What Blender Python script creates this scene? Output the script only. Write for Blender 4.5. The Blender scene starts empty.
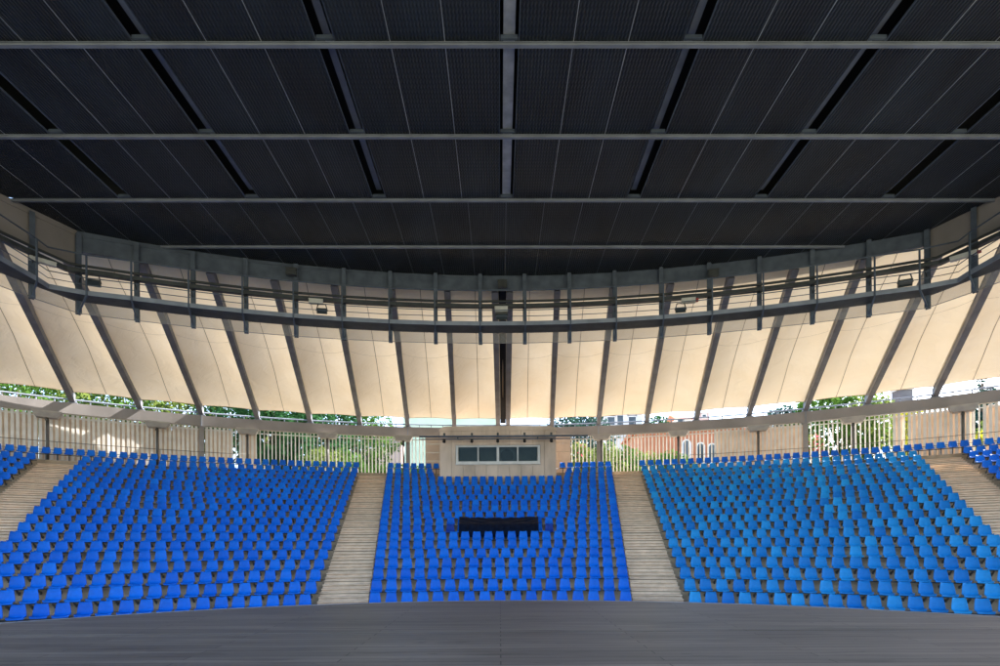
import bpy, math, random
import numpy as np
from mathutils import Vector, Matrix
random.seed(7); rng = np.random.default_rng(7)
R = math.radians
scn = bpy.context.scene
col = scn.collection

# ------------------------------------------------------------------ camera
CZ = 2.343                      # eye height above the first tread
F, YH = 557.0, 544.2            # focal length and horizon in photo pixels (1000 wide)
cam_d = bpy.data.cameras.new('camera'); cam = bpy.data.objects.new('camera', cam_d); col.objects.link(cam)
cam_d.sensor_width = 36; cam_d.lens = 36 * F / 1000
cam_d.shift_y = (YH - 333) / 1000
cam_d.clip_start = 0.1; cam_d.clip_end = 3000
cam.matrix_world = Matrix.Translation((0, 0, CZ)) @ Matrix.Rotation(math.pi / 2, 4, 'X') @ Matrix.Rotation(-0.0065, 4, 'Z')
scn.camera = cam

# ------------------------------------------------------------------ sky, sun, exposure
SUN_AZ, SUN_EL = R(67), R(42)   # azimuth from +Y towards +X
world = bpy.data.worlds.new('World'); scn.world = world; world.use_nodes = True
wn = world.node_tree; bg = wn.nodes['Background']
sky = wn.nodes.new('ShaderNodeTexSky'); sky.sky_type = 'NISHITA'; sky.sun_disc = False
sky.sun_elevation = SUN_EL; sky.sun_rotation = SUN_AZ
sky.air_density = 1.0; sky.dust_density = 2.0
wn.links.new(sky.outputs[0], bg.inputs[0]); bg.inputs[1].default_value = 0.15
sd = bpy.data.lights.new('sun', 'SUN'); sd.energy = 5.0; sd.angle = R(0.5); sd.color = (1, 0.95, 0.87)
sun = bpy.data.objects.new('sun', sd); col.objects.link(sun)
sdir = Vector((math.sin(SUN_AZ) * math.cos(SUN_EL), math.cos(SUN_AZ) * math.cos(SUN_EL), math.sin(SUN_EL)))
sun.rotation_euler = sdir.to_track_quat('Z', 'Y').to_euler()
vs = scn.view_settings; vs.view_transform = 'Standard'; vs.look = 'None'; vs.exposure = 2.4; vs.gamma = 1.0
scn.render.resolution_x = 1024; scn.render.resolution_y = 682
scn.render.engine = 'CYCLES'
scn.cycles.max_bounces = 10; scn.cycles.diffuse_bounces = 6; scn.cycles.transparent_max_bounces = 12

# ------------------------------------------------------------------ materials
def ramp(nt, fac, stops):
    n = nt.nodes.new('ShaderNodeValToRGB'); e = n.color_ramp.elements
    e[0].position, e[0].color = stops[0][0], (*stops[0][1], 1)
    e[1].position, e[1].color = stops[-1][0], (*stops[-1][1], 1)
    for p, c in stops[1:-1]:
        q = e.new(p); q.color = (*c, 1)
    nt.links.new(fac, n.inputs[0]); return n.outputs[0]

def mat(name, c1, c2=None, scale=4.0, rough=0.6, metal=0.0, bump=0.0, stretch=(1, 1, 1), bscale=None, detail=6, spec=0.5, jitter=0.0, lo=0.35, hi=0.65):
    m = bpy.data.materials.new(name); m.use_nodes = True
    nt = m.node_tree; b = nt.nodes['Principled BSDF']
    b.inputs['Roughness'].default_value = rough; b.inputs['Metallic'].default_value = metal
    b.inputs['Specular IOR Level'].default_value = spec
    c2 = c2 or tuple(x * 0.8 for x in c1)
    tc = nt.nodes.new('ShaderNodeTexCoord'); mp = nt.nodes.new('ShaderNodeMapping'); mp.inputs['Scale'].default_value = stretch
    geo = nt.nodes.new('ShaderNodeNewGeometry')
    nt.links.new(geo.outputs['Position'], mp.inputs[0])
    nz = nt.nodes.new('ShaderNodeTexNoise'); nz.inputs['Scale'].default_value = scale; nz.inputs['Detail'].default_value = detail
    nt.links.new(mp.outputs[0], nz.inputs['Vector'])
    colr = ramp(nt, nz.outputs[0], [(lo, c2), (hi, c1)])
    if jitter:
        oi = nt.nodes.new('ShaderNodeObjectInfo'); hs = nt.nodes.new('ShaderNodeHueSaturation')
        mr = nt.nodes.new('ShaderNodeMapRange'); mr.inputs[3].default_value = 1 - jitter; mr.inputs[4].default_value = 1 + jitter
        nt.links.new(oi.outputs['Random'], mr.inputs[0]); nt.links.new(mr.outputs[0], hs.inputs['Value']); nt.links.new(colr, hs.inputs['Color'])
        colr = hs.outputs[0]
    nt.links.new(colr, b.inputs['Base Color'])
    if bump:
        nb = nt.nodes.new('ShaderNodeTexNoise'); nb.inputs['Scale'].default_value = bscale or scale * 6; nb.inputs['Detail'].default_value = 5
        nt.links.new(mp.outputs[0], nb.inputs['Vector'])
        bp = nt.nodes.new('ShaderNodeBump'); bp.inputs['Strength'].default_value = bump; bp.inputs['Distance'].default_value = 0.02
        nt.links.new(nb.outputs[0], bp.inputs['Height']); nt.links.new(bp.outputs[0], b.inputs['Normal'])
    return m

M = {}
M['concrete'] = mat('concrete', (0.42, 0.33, 0.23), (0.27, 0.21, 0.145), 1.6, 0.85, bump=0.3)
M['stepstone'] = mat('stepstone', (0.76, 0.58, 0.42), (0.60, 0.45, 0.32), 3.5, 0.8, bump=0.25, jitter=0.08)
M['booth_wall'] = mat('booth_wall', (0.68, 0.55, 0.46), (0.46, 0.37, 0.305), 1.1, 0.85, bump=0.3, stretch=(1, 1, 0.35))
M['board'] = mat('board', (0.60, 0.48, 0.39), (0.52, 0.41, 0.33), 1.1, 0.7, bump=0.1)
M['steel'] = mat('steel', (0.105, 0.135, 0.185), (0.07, 0.09, 0.13), 2.5, 0.5, spec=0.4)
M['steel_light'] = mat('steel_light', (0.26, 0.295, 0.36), (0.19, 0.215, 0.265), 1.7, 0.5, spec=0.4)
M['steel_dark'] = mat('steel_dark', (0.055, 0.065, 0.07), (0.035, 0.04, 0.045), 3, 0.55)
M['arm'] = mat('arm', (0.22, 0.225, 0.245), (0.16, 0.16, 0.175), 1.5, 0.55)
M['joint'] = mat('joint', (0.46, 0.50, 0.56), (0.30, 0.33, 0.38), 3, 0.5)
M['seam'] = mat('seam', (0.34, 0.27, 0.19), (0.26, 0.20, 0.14), 3, 0.8)
M['ringbeam'] = mat('ringbeam', (0.28, 0.26, 0.26), (0.22, 0.205, 0.205), 0.7, 0.6)
M['black'] = mat('black', (0.012, 0.012, 0.014), (0.008, 0.008, 0.01), 3, 0.7)
M['cloth'] = mat('cloth', (0.005, 0.010, 0.026), (0.003, 0.006, 0.016), 6, 0.6, bump=0.3, bscale=90, spec=0.05)
M['white_metal'] = mat('white_metal', (0.84, 0.82, 0.80), (0.76, 0.74, 0.72), 2.0, 0.5, jitter=0.05)
M['frame_white'] = mat('frame_white', (0.62, 0.62, 0.62), (0.52, 0.52, 0.52), 2.0, 0.45)
M['panel_beige'] = mat('panel_beige', (0.64, 0.50, 0.39), (0.55, 0.43, 0.33), 0.9, 0.75)
M['interior'] = mat('interior', (0.30, 0.32, 0.30), (0.22, 0.24, 0.23), 1, 0.9)
M['box_white'] = mat('box_white', (0.62, 0.62, 0.60), (0.5, 0.5, 0.48), 4, 0.5)
M['red'] = mat('red', (0.45, 0.05, 0.03), None, 4, 0.5)
M['pole'] = mat('pole', (0.10, 0.095, 0.09), (0.06, 0.058, 0.055), 3, 0.5)
M['lamp_head'] = mat('lamp_head', (0.42, 0.39, 0.36), (0.34, 0.31, 0.29), 3, 0.6)
M['bark'] = mat('bark', (0.13, 0.09, 0.06), (0.06, 0.045, 0.03), 6, 0.9, bump=0.5)
M['ground'] = mat('ground', (0.12, 0.13, 0.06), (0.20, 0.16, 0.11), 0.3, 0.95, bump=0.3)
M['brick'] = mat('brick', (0.44, 0.165, 0.085), (0.36, 0.13, 0.065), 1.2, 0.85, bump=0.2)
M['plaster_white'] = mat('plaster_white', (0.74, 0.73, 0.72), (0.62, 0.62, 0.63), 0.6, 0.8)
M['plaster_green'] = mat('plaster_green', (0.55, 0.66, 0.52), (0.48, 0.60, 0.47), 0.5, 0.8)
M['plaster_pink'] = mat('plaster_pink', (0.55, 0.40, 0.38), (0.46, 0.33, 0.32), 0.6, 0.8)
M['plaster_tan'] = mat('plaster_tan', (0.55, 0.43, 0.27), (0.46, 0.36, 0.22), 0.8, 0.8)
M['paint_blue'] = mat('paint_blue', (0.03, 0.13, 0.40), (0.03, 0.10, 0.33), 1, 0.6)
M['roof_tile'] = mat('roof_tile', (0.52, 0.17, 0.08), (0.36, 0.11, 0.05), 3, 0.85)
M['win_dark'] = mat('win_dark', (0.06, 0.08, 0.10), (0.03, 0.04, 0.05), 1, 0.1)
M['tower'] = mat('tower', (0.16, 0.15, 0.16), (0.11, 0.10, 0.11), 0.8, 0.8)

def seat_mat(name, c1, c2, jit, fade):
    """glossy moulded plastic; per-object or per-seat ('tone') variation towards a sun-faded tint"""
    m = bpy.data.materials.new(name); m.use_nodes = True; nt = m.node_tree; b = nt.nodes['Principled BSDF']
    b.inputs['Roughness'].default_value = 0.45; b.inputs['Specular IOR Level'].default_value = 0.2
    at = nt.nodes.new('ShaderNodeAttribute'); at.attribute_name = 'tone'
    oi = nt.nodes.new('ShaderNodeObjectInfo')
    ad = nt.nodes.new('ShaderNodeMath'); ad.operation = 'ADD'; nt.links.new(at.outputs['Fac'], ad.inputs[0]); nt.links.new(oi.outputs['Random'], ad.inputs[1])
    fr = nt.nodes.new('ShaderNodeMath'); fr.operation = 'FRACT'; nt.links.new(ad.outputs[0], fr.inputs[0])
    cr = ramp(nt, fr.outputs[0], [(0.0, c1), (1 - fade, tuple((a + d) / 2 for a, d in zip(c1, c2))), (1.0, c2)])
    geo = nt.nodes.new('ShaderNodeNewGeometry'); nz = nt.nodes.new('ShaderNodeTexNoise'); nz.inputs['Scale'].default_value = 9; nz.inputs['Detail'].default_value = 4
    nt.links.new(geo.outputs['Position'], nz.inputs['Vector'])
    hs = nt.nodes.new('ShaderNodeHueSaturation'); mr = nt.nodes.new('ShaderNodeMapRange'); mr.inputs[3].default_value = 0.82; mr.inputs[4].default_value = 1.18
    nt.links.new(nz.outputs[0], mr.inputs[0]); nt.links.new(mr.outputs[0], hs.inputs['Value']); nt.links.new(cr, hs.inputs['Color'])
    nt.links.new(hs.outputs[0], b.inputs['Base Color'])
    return m
M['seat_deep'] = seat_mat('seat_deep', (0.0005, 0.098, 0.52), (0.002, 0.145, 0.62), 0.1, 0.3)
M['seat_faded'] = seat_mat('seat_faded', (0.003, 0.14, 0.45), (0.014, 0.26, 0.58), 0.2, 0.35)
M['seat_darker'] = seat_mat('seat_darker', (0.004, 0.035, 0.26), (0.004, 0.035, 0.26), 0.1, 0.3)

def membrane_mat():
    m = bpy.data.materials.new('membrane'); m.use_nodes = True; nt = m.node_tree
    nt.nodes.remove(nt.nodes['Principled BSDF']); out = nt.nodes['Material Output']
    geo = nt.nodes.new('ShaderNodeNewGeometry'); nz = nt.nodes.new('ShaderNodeTexNoise'); nz.inputs['Scale'].default_value = 0.5; nz.inputs['Detail'].default_value = 5
    nt.links.new(geo.outputs['Position'], nz.inputs['Vector'])
    c = ramp(nt, nz.outputs[0], [(0.3, (0.84, 0.69, 0.475)), (0.7, (0.89, 0.755, 0.55))])
    d = nt.nodes.new('ShaderNodeBsdfDiffuse'); t = nt.nodes.new('ShaderNodeBsdfTranslucent'); mx = nt.nodes.new('ShaderNodeMixShader')
    nt.links.new(c, d.inputs[0]); nt.links.new(c, t.inputs[0]); mx.inputs[0].default_value = 0.07
    mp = nt.nodes.new('ShaderNodeMapping'); mp.inputs['Scale'].default_value = (1, 1, 0.6); nt.links.new(geo.outputs['Position'], mp.inputs[0])
    n2 = nt.nodes.new('ShaderNodeTexNoise'); n2.inputs['Scale'].default_value = 1.3; n2.inputs['Detail'].default_value = 3; n2.inputs['Distortion'].default_value = 0.6; nt.links.new(mp.outputs[0], n2.inputs['Vector'])
    bp = nt.nodes.new('ShaderNodeBump'); bp.inputs['Strength'].default_value = 0.55; bp.inputs['Distance'].default_value = 0.12; nt.links.new(n2.outputs[0], bp.inputs['Height'])
    nt.links.new(bp.outputs[0], d.inputs['Normal']); nt.links.new(bp.outputs[0], t.inputs['Normal'])
    nt.links.new(d.outputs[0], mx.inputs[1]); nt.links.new(t.outputs[0], mx.inputs[2]); nt.links.new(mx.outputs[0], out.inputs[0])
    return m
M['membrane'] = membrane_mat()

def skirt_mat():
    m = bpy.data.materials.new('skirt_net'); m.use_nodes = True; nt = m.node_tree
    nt.nodes.remove(nt.nodes['Principled BSDF']); out = nt.nodes['Material Output']
    d = nt.nodes.new('ShaderNodeBsdfDiffuse'); d.inputs[0].default_value = (0.42, 0.40, 0.39, 1)
    t = nt.nodes.new('ShaderNodeBsdfTransparent'); t.inputs[0].default_value = (0.93, 0.92, 0.92, 1)
    mx = nt.nodes.new('ShaderNodeMixShader'); mx.inputs[0].default_value = 0.60
    nt.links.new(d.outputs[0], mx.inputs[1]); nt.links.new(t.outputs[0], mx.inputs[2]); nt.links.new(mx.outputs[0], out.inputs[0])
    return m
M['skirt'] = skirt_mat()
def picket_mat():
    m = bpy.data.materials.new('picket_plastic'); m.use_nodes = True; nt = m.node_tree
    nt.nodes.remove(nt.nodes['Principled BSDF']); out = nt.nodes['Material Output']
    geo = nt.nodes.new('ShaderNodeNewGeometry'); nz = nt.nodes.new('ShaderNodeTexNoise'); nz.inputs['Scale'].default_value = 2.2; nz.inputs['Detail'].default_value = 6
    nt.links.new(geo.outputs['Position'], nz.inputs['Vector'])
    c = ramp(nt, nz.outputs[0], [(0.3, (0.80, 0.77, 0.73)), (0.65, (0.90, 0.88, 0.85))])
    d = nt.nodes.new('ShaderNodeBsdfDiffuse'); t = nt.nodes.new('ShaderNodeBsdfTranslucent'); mx = nt.nodes.new('ShaderNodeMixShader')
    nt.links.new(c, d.inputs[0]); nt.links.new(c, t.inputs[0]); mx.inputs[0].default_value = 0.22
    nt.links.new(d.outputs[0], mx.inputs[1]); nt.links.new(t.outputs[0], mx.inputs[2]); nt.links.new(mx.outputs[0], out.inputs[0])
    return m
M['picket'] = picket_mat()
M['backing'] = picket_mat(); M['backing'].name = 'backing_sheet'
for n_ in M['backing'].node_tree.nodes:
    if n_.type == 'VALTORGB': n_.color_ramp.elements[0].color = (0.68, 0.56, 0.45, 1); n_.color_ramp.elements[1].color = (0.80, 0.68, 0.56, 1)

def glass_mat():
    m = bpy.data.materials.new('glass'); m.use_nodes = True; nt = m.node_tree
    nt.nodes.remove(nt.nodes['Principled BSDF']); out = nt.nodes['Material Output']
    g = nt.nodes.new('ShaderNodeBsdfGlossy'); g.inputs['Roughness'].default_value = 0.03; g.inputs[0].default_value = (0.8, 0.9, 0.9, 1)
    t = nt.nodes.new('ShaderNodeBsdfTransparent'); t.inputs[0].default_value = (0.6, 0.66, 0.65, 1)
    mx = nt.nodes.new('ShaderNodeMixShader'); mx.inputs[0].default_value = 0.99
    nt.links.new(g.outputs[0], mx.inputs[1]); nt.links.new(t.outputs[0], mx.inputs[2]); nt.links.new(mx.outputs[0], out.inputs[0])
    return m
M['glass'] = glass_mat()

def roof_panel_mat():
    m = mat('roof_panel', (0.019, 0.030, 0.044), (0.008, 0.010, 0.013), 0.55, 0.5, stretch=(1.6, 0.5, 1), detail=8, jitter=0.12, lo=0.3, hi=0.7)
    nt = m.node_tree; b = nt.nodes['Principled BSDF']
    geo = nt.nodes.new('ShaderNodeNewGeometry'); sx = nt.nodes.new('ShaderNodeSeparateXYZ'); nt.links.new(geo.outputs['Position'], sx.inputs[0])
    def wave(o, per):
        a = nt.nodes.new('ShaderNodeMath'); a.operation = 'MULTIPLY'; a.inputs[1].default_value = 2 * math.pi / per; nt.links.new(o, a.inputs[0])
        s = nt.nodes.new('ShaderNodeMath'); s.operation = 'SINE'; nt.links.new(a.outputs[0], s.inputs[0]); return s.outputs[0]
    w1 = wave(sx.outputs[0], 0.085); w2 = wave(sx.outputs[1], 0.16)
    mu = nt.nodes.new('ShaderNodeMath'); mu.operation = 'MULTIPLY'; nt.links.new(w1, mu.inputs[0]); nt.links.new(w2, mu.inputs[1])
    ad = nt.nodes.new('ShaderNodeMath'); ad.operation = 'MULTIPLY_ADD'; ad.inputs[1].default_value = 0.5; nt.links.new(mu.outputs[0], ad.inputs[0]); nt.links.new(w1, ad.inputs[2])
    bp = nt.nodes.new('ShaderNodeBump'); bp.inputs['Strength'].default_value = 0.9; bp.inputs['Distance'].default_value = 0.012
    nt.links.new(ad.outputs[0], bp.inputs['Height']); nt.links.new(bp.outputs[0], b.inputs['Normal'])
    # the perforations are darker than the metal between them
    old = b.inputs['Base Color'].links[0].from_socket
    mr = nt.nodes.new('ShaderNodeMapRange'); mr.inputs[1].default_value = -1; mr.inputs[2].default_value = 1; mr.inputs[3].default_value = 0.45; mr.inputs[4].default_value = 1.35
    nt.links.new(w1, mr.inputs[0])
    hs = nt.nodes.new('ShaderNodeHueSaturation'); nt.links.new(mr.outputs[0], hs.inputs['Value']); nt.links.new(old, hs.inputs['Color']); nt.links.new(hs.outputs[0], b.inputs['Base Color'])
    return m
M['roof_panel'] = roof_panel_mat()

def stage_mat():
    m = mat('stage_boards', (0.175, 0.153, 0.125), (0.095, 0.085, 0.072), 1.1, 0.5, stretch=(0.25, 2.2, 1), detail=9, bump=0.1, bscale=9, lo=0.28, hi=0.74, spec=0.3)
    nt = m.node_tree; b = nt.nodes['Principled BSDF']
    geo = nt.nodes.new('ShaderNodeNewGeometry')
    br = nt.nodes.new('ShaderNodeTexBrick'); br.inputs['Scale'].default_value = 1.0; br.inputs['Brick Width'].default_value = 4.2; br.inputs['Row Height'].default_value = 0.21
    br.inputs['Mortar Size'].default_value = 0.010; br.inputs['Mortar Smooth'].default_value = 0.3
    br.inputs['Color1'].default_value = (1, 1, 1, 1); br.inputs['Color2'].default_value = (0.70, 0.70, 0.71, 1); br.inputs['Mortar'].default_value = (0.15, 0.15, 0.15, 1)
    nt.links.new(geo.outputs['Position'], br.inputs['Vector'])
    cur = b.inputs['Base Color'].links[0].from_socket
    def mul(a_, b_):
        mx = nt.nodes.new('ShaderNodeMix'); mx.data_type = 'RGBA'; mx.blend_type = 'MULTIPLY'; mx.inputs[0].default_value = 1
        nt.links.new(a_, mx.inputs[6]); nt.links.new(b_, mx.inputs[7]); return mx.outputs[2]
    cur = mul(cur, br.outputs[0])
    # scuffs and long scratches of wear
    for sc, st, lo, hi, dk in ((1.0, (0.5, 9, 1), 0.60, 0.70, 0.45), (0.8, (0.9, 5, 1), 0.30, 0.42, 1.0), (3.0, (1, 2.5, 1), 0.66, 0.72, 0.55)):
        mp = nt.nodes.new('ShaderNodeMapping'); mp.inputs['Scale'].default_value = st; mp.inputs['Location'].default_value = (sc * 3.1, sc * 7.7, 0); nt.links.new(geo.outputs['Position'], mp.inputs[0])
        nz = nt.nodes.new('ShaderNodeTexNoise'); nz.inputs['Scale'].default_value = sc; nz.inputs['Detail'].default_value = 8; nt.links.new(mp.outputs[0], nz.inputs['Vector'])
        c = ramp(nt, nz.outputs[0], [(lo, (1, 1, 1)), (hi, (dk, dk, dk))]) if dk < 1 else ramp(nt, nz.outputs[0], [(lo, (0.62, 0.62, 0.62)), (hi, (1, 1, 1))])
        cur = mul(cur, c)
    nt.links.new(cur, b.inputs['Base Color'])
    return m
M['stage'] = stage_mat()

def leaf_mat(name, c1, c2):
    m = bpy.data.materials.new(name); m.use_nodes = True; nt = m.node_tree
    nt.nodes.remove(nt.nodes['Principled BSDF']); out = nt.nodes['Material Output']
    geo = nt.nodes.new('ShaderNodeNewGeometry'); nz = nt.nodes.new('ShaderNodeTexNoise'); nz.inputs['Scale'].default_value = 1.1; nz.inputs['Detail'].default_value = 6
    nt.links.new(geo.outputs['Position'], nz.inputs['Vector'])
    c = ramp(nt, nz.outputs[0], [(0.3, c2), (0.7, c1)])
    d = nt.nodes.new('ShaderNodeBsdfDiffuse'); t = nt.nodes.new('ShaderNodeBsdfTranslucent'); mx = nt.nodes.new('ShaderNodeMixShader'); mx.inputs[0].default_value = 0.4
    nt.links.new(c, d.inputs[0]); nt.links.new(c, t.inputs[0]); nt.links.new(d.outputs[0], mx.inputs[1]); nt.links.new(t.outputs[0], mx.inputs[2]); nt.links.new(mx.outputs[0], out.inputs[0])
    return m
M['leaf_mid'] = leaf_mat('leaf_mid', (0.10, 0.20, 0.035), (0.035, 0.085, 0.02))
M['leaf_dark'] = leaf_mat('leaf_dark', (0.035, 0.10, 0.035), (0.012, 0.045, 0.018))
M['leaf_light'] = leaf_mat('leaf_light', (0.19, 0.24, 0.06), (0.08, 0.13, 0.03))
M['leaf_blue'] = leaf_mat('leaf_blue', (0.04, 0.09, 0.07), (0.02, 0.05, 0.045))
M['petal'] = leaf_mat('petal', (0.55, 0.10, 0.16), (0.45, 0.07, 0.10))
M['leaf_yellow'] = leaf_mat('leaf_yellow', (0.38, 0.36, 0.03), (0.25, 0.26, 0.03))

# ------------------------------------------------------------------ mesh helpers
class MB:
    def __init__(s): s.v = []; s.f = []
    def add(s, vs_, fs):
        o = len(s.v); s.v += [tuple(p) for p in vs_]; s.f += [tuple(i + o for i in f) for f in fs]; return s
    def box(s, x0, x1, y0, y1, z0, z1, m=None):
        p = [(x, y, z) for z in (z0, z1) for y in (y0, y1) for x in (x0, x1)]
        if m is not None: p = [tuple(m @ Vector(q)) for q in p]
        return s.add(p, [(0, 2, 3, 1), (4, 5, 7, 6), (0, 1, 5, 4), (2, 6, 7, 3), (0, 4, 6, 2), (1, 3, 7, 5)])
    def bar(s, a, b, w, h, up=(0, 0, 1)):
        a, b = Vector(a), Vector(b); d = (b - a); L = d.length; d.normalize()
        u = Vector(up); side = d.cross(u)
        if side.length < 1e-4: side = d.cross(Vector((1, 0, 0)))
        side.normalize(); u2 = side.cross(d)
        p = []
        for base in (a, b):
            for sy in (-1, 1):
                for sx in (-1, 1): p.append(base + side * (w / 2 * sx) + u2 * (h / 2 * sy))
        return s.add(p, [(0, 1, 3, 2), (4, 6, 7, 5), (0, 4, 5, 1), (2, 3, 7, 6), (0, 2, 6, 4), (1, 5, 7, 3)])
    def tube(s, pts, r, n=6, caps=True, rads=None):
        pts = [Vector(p) for p in pts]; o = len(s.v); k = len(pts)
        for i, p in enumerate(pts):
            d = (pts[min(i + 1, k - 1)] - pts[max(i - 1, 0)]).normalized()
            a = d.cross(Vector((0, 0, 1)))
            if a.length < 1e-3: a = d.cross(Vector((1, 0, 0)))
            a.normalize(); b = a.cross(d); rr = rads[i] if rads else r
            for j in range(n):
                t = 2 * math.pi * j / n; q = p + a * (math.cos(t) * rr) + b * (math.sin(t) * rr); s.v.append(tuple(q))
        for i in range(k - 1):
            for j in range(n):
                s.f.append((o + i * n + j, o + (i + 1) * n + j, o + (i + 1) * n + (j + 1) % n, o + i * n + (j + 1) % n))
        if caps:
            s.f.append(tuple(o + j for j in range(n))); s.f.append(tuple(o + (k - 1) * n + j for j in reversed(range(n))))
        return s
    def sweep(s, pts, prof):
        """prof = list of (side, up) offsets, swept along a plan polyline with mitred corners (closed profile)"""
        pts = [Vector(p) for p in pts]; k = len(pts); o = len(s.v); n = len(prof)
        for i, p in enumerate(pts):
            d1 = (pts[i] - pts[i - 1]) if i > 0 else (pts[1] - pts[0]); d2 = (pts[i + 1] - pts[i]) if i < k - 1 else d1
            d1 = Vector((d1.x, d1.y, 0)).normalized(); d2 = Vector((d2.x, d2.y, 0)).normalized()
            t = (d1 + d2).normalized(); nrm = Vector((-t.y, t.x, 0)); sc = 1 / max(0.3, t.dot(d1))
            for a, u in prof: s.v.append((p.x + nrm.x * a * sc, p.y + nrm.y * a * sc, p.z + u))
        for i in range(k - 1):
            for j in range(n):
                s.f.append((o + i * n + j, o + i * n + (j + 1) % n, o + (i + 1) * n + (j + 1) % n, o + (i + 1) * n + j))
        s.f.append(tuple(o + j for j in reversed(range(n)))); s.f.append(tuple(o + (k - 1) * n + j for j in range(n)))
        return s
    def mesh(s, name):
        me = bpy.data.meshes.new(name); me.from_pydata(s.v, [], s.f); me.update(); return me
    def build(s, name, m, parent=None, smooth=False):
        me = s.mesh(name); me.materials.append(M[m]); return link(name, me, parent, smooth)

def link(name, me, parent=None, smooth=False):
    o = bpy.data.objects.new(name, me); col.objects.link(o); o.parent = parent
    if smooth and me is not None:
        me.polygons.foreach_set('use_smooth', [True] * len(me.polygons))
    return o
def tag(o, label=None, cat=None, group=None, kind=None):
    if label: o['label'] = label
    if cat: o['category'] = cat
    if group: o['group'] = group
    if kind: o['kind'] = kind
    return o
def empty(name, loc=(0, 0, 0), rz=0):
    o = bpy.data.objects.new(name, None); col.objects.link(o); o.location = loc; o.rotation_euler.z = rz; o.empty_display_size = 0.3; return o
def copy_tree(o, parent=None):
    c = o.copy(); col.objects.link(c); c.parent = parent
    for ch in o.children:
        if ch is not c: copy_tree(ch, c)
    return c
def XZ(px, py, D):
    """photo pixel -> world X, Z at depth D (roll removed)"""
    y = py + 0.0065 * (px - 500)
    return (px - 500) / F * D, CZ + (YH - y) / F * D

# ------------------------------------------------------------------ seating geometry
SC = -8.008; R1 = 26.7276; PITCH = 0.9376; RISE = 0.3557; NR = 20; SEAT_TOP = 0.78
def tier_z(i): return RISE * (i - 1) + (0.17 if i == 20 else 0)
def row_r(i): return R1 + PITCH * (i - 1) + (0.35 if i == 20 else 0)
def pol(r, a, z=0.0, cy=SC): return (r * math.sin(a), cy + r * math.cos(a), z)
A_C = R(9.35)                 # half angle of the middle block
AISLE = 1.72
def a_in(i):                  # inner edge of a side block: parallel to the middle block's edge
    return A_C + math.asin(AISLE / row_r(i))
A2, A2_OFF = R(26.4), 3.2     # the outer aisle runs parallel to this radial line
def a_out(i): return A2 + math.asin(A2_OFF / row_r(i))
def a_out2(i): return A2 + math.asin((A2_OFF + AISLE + 0.05) / row_r(i))

# ------------------------------------------------------------------ ground
OC = -4.3; RO = 43.3          # outer ring of the canopy
WALK_Z = tier_z(20)
def ground():
    radii = [0.01, 15, 30, 44.15, 44.35, 47, 52, 60, 75, 100, 150, 250, 500, 1200]
    nA = 96; v = []; f = []
    for ri, r in enumerate(radii):
        for j in range(nA):
            a = -math.pi + 2 * math.pi * j / nA
            w = min(1, max(0, (R(100) - abs(a)) / R(40))); w = w * w * (3 - 2 * w)
            z = -0.03 if ri <= 3 else (WALK_Z - 0.05) * w - 0.03 * (1 - w)
            v.append(pol(r, a, z, OC))
    for i in range(len(radii) - 1):
        for j in range(nA):
            f.append((i * nA + j, (i + 1) * nA + j, (i + 1) * nA + (j + 1) % nA, i * nA + (j + 1) % nA))
    mb = MB(); mb.v = v; mb.f = [tuple(reversed(q)) for q in f]
    tag(mb.build('ground', 'ground'), kind='structure')
ground()

# ------------------------------------------------------------------ stage
HS = 0.843; SR = 14.8
def stage():
    n = 60; split = 9.5; g = 0.02
    a0 = math.acos(split / SR)
    ap = MB(); arc = [(SR * math.sin(-a0 + 2 * a0 * k / n), SR * math.cos(-a0 + 2 * a0 * k / n)) for k in range(n + 1)]
    arc[0] = (arc[0][0], split + g); arc[-1] = (arc[-1][0], split + g)
    v = [(x, y, HS) for x, y in arc] + [(x, y, -0.02) for x, y in arc]; m = n + 1
    ap.add(v, [tuple(reversed(range(m)))] + [(k, k + 1, m + k + 1, m + k) for k in range(n)] + [(n, 0, m, m + n)])
    o = ap.build('stage_apron', 'stage'); tag(o, kind='structure')
    b0 = a0; mb = MB(); pts = []
    for k in range(n + 1):
        a = b0 + (math.pi - b0) * 1.0 * k / n
        pts.append((SR * math.sin(a), max(SR * math.cos(a), -12.0)))
    pts[0] = (pts[0][0], split - g)
    left = [(-x, y) for x, y in reversed(pts)]
    loop = pts + left[1:]
    m = len(loop)
    mb.add([(x, y, HS) for x, y in loop] + [(x, y, -0.02) for x, y in loop],
           [tuple(reversed(range(m)))] + [(k, (k + 1) % m, m + (k + 1) % m, m + k) for k in range(m)])
    o = mb.build('stage_floor', 'stage'); tag(o, kind='structure')
    tr = MB(); tr.sweep([(x * 1.0, y, HS) for x, y in arc], [(0.035, -0.05), (0.035, 0.006), (-0.05, 0.006), (-0.05, 0.002), (0.004, -0.05)])
    tr.build('edge_trim', 'steel_light', bpy.data.objects['stage_apron'])
stage()

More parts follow.
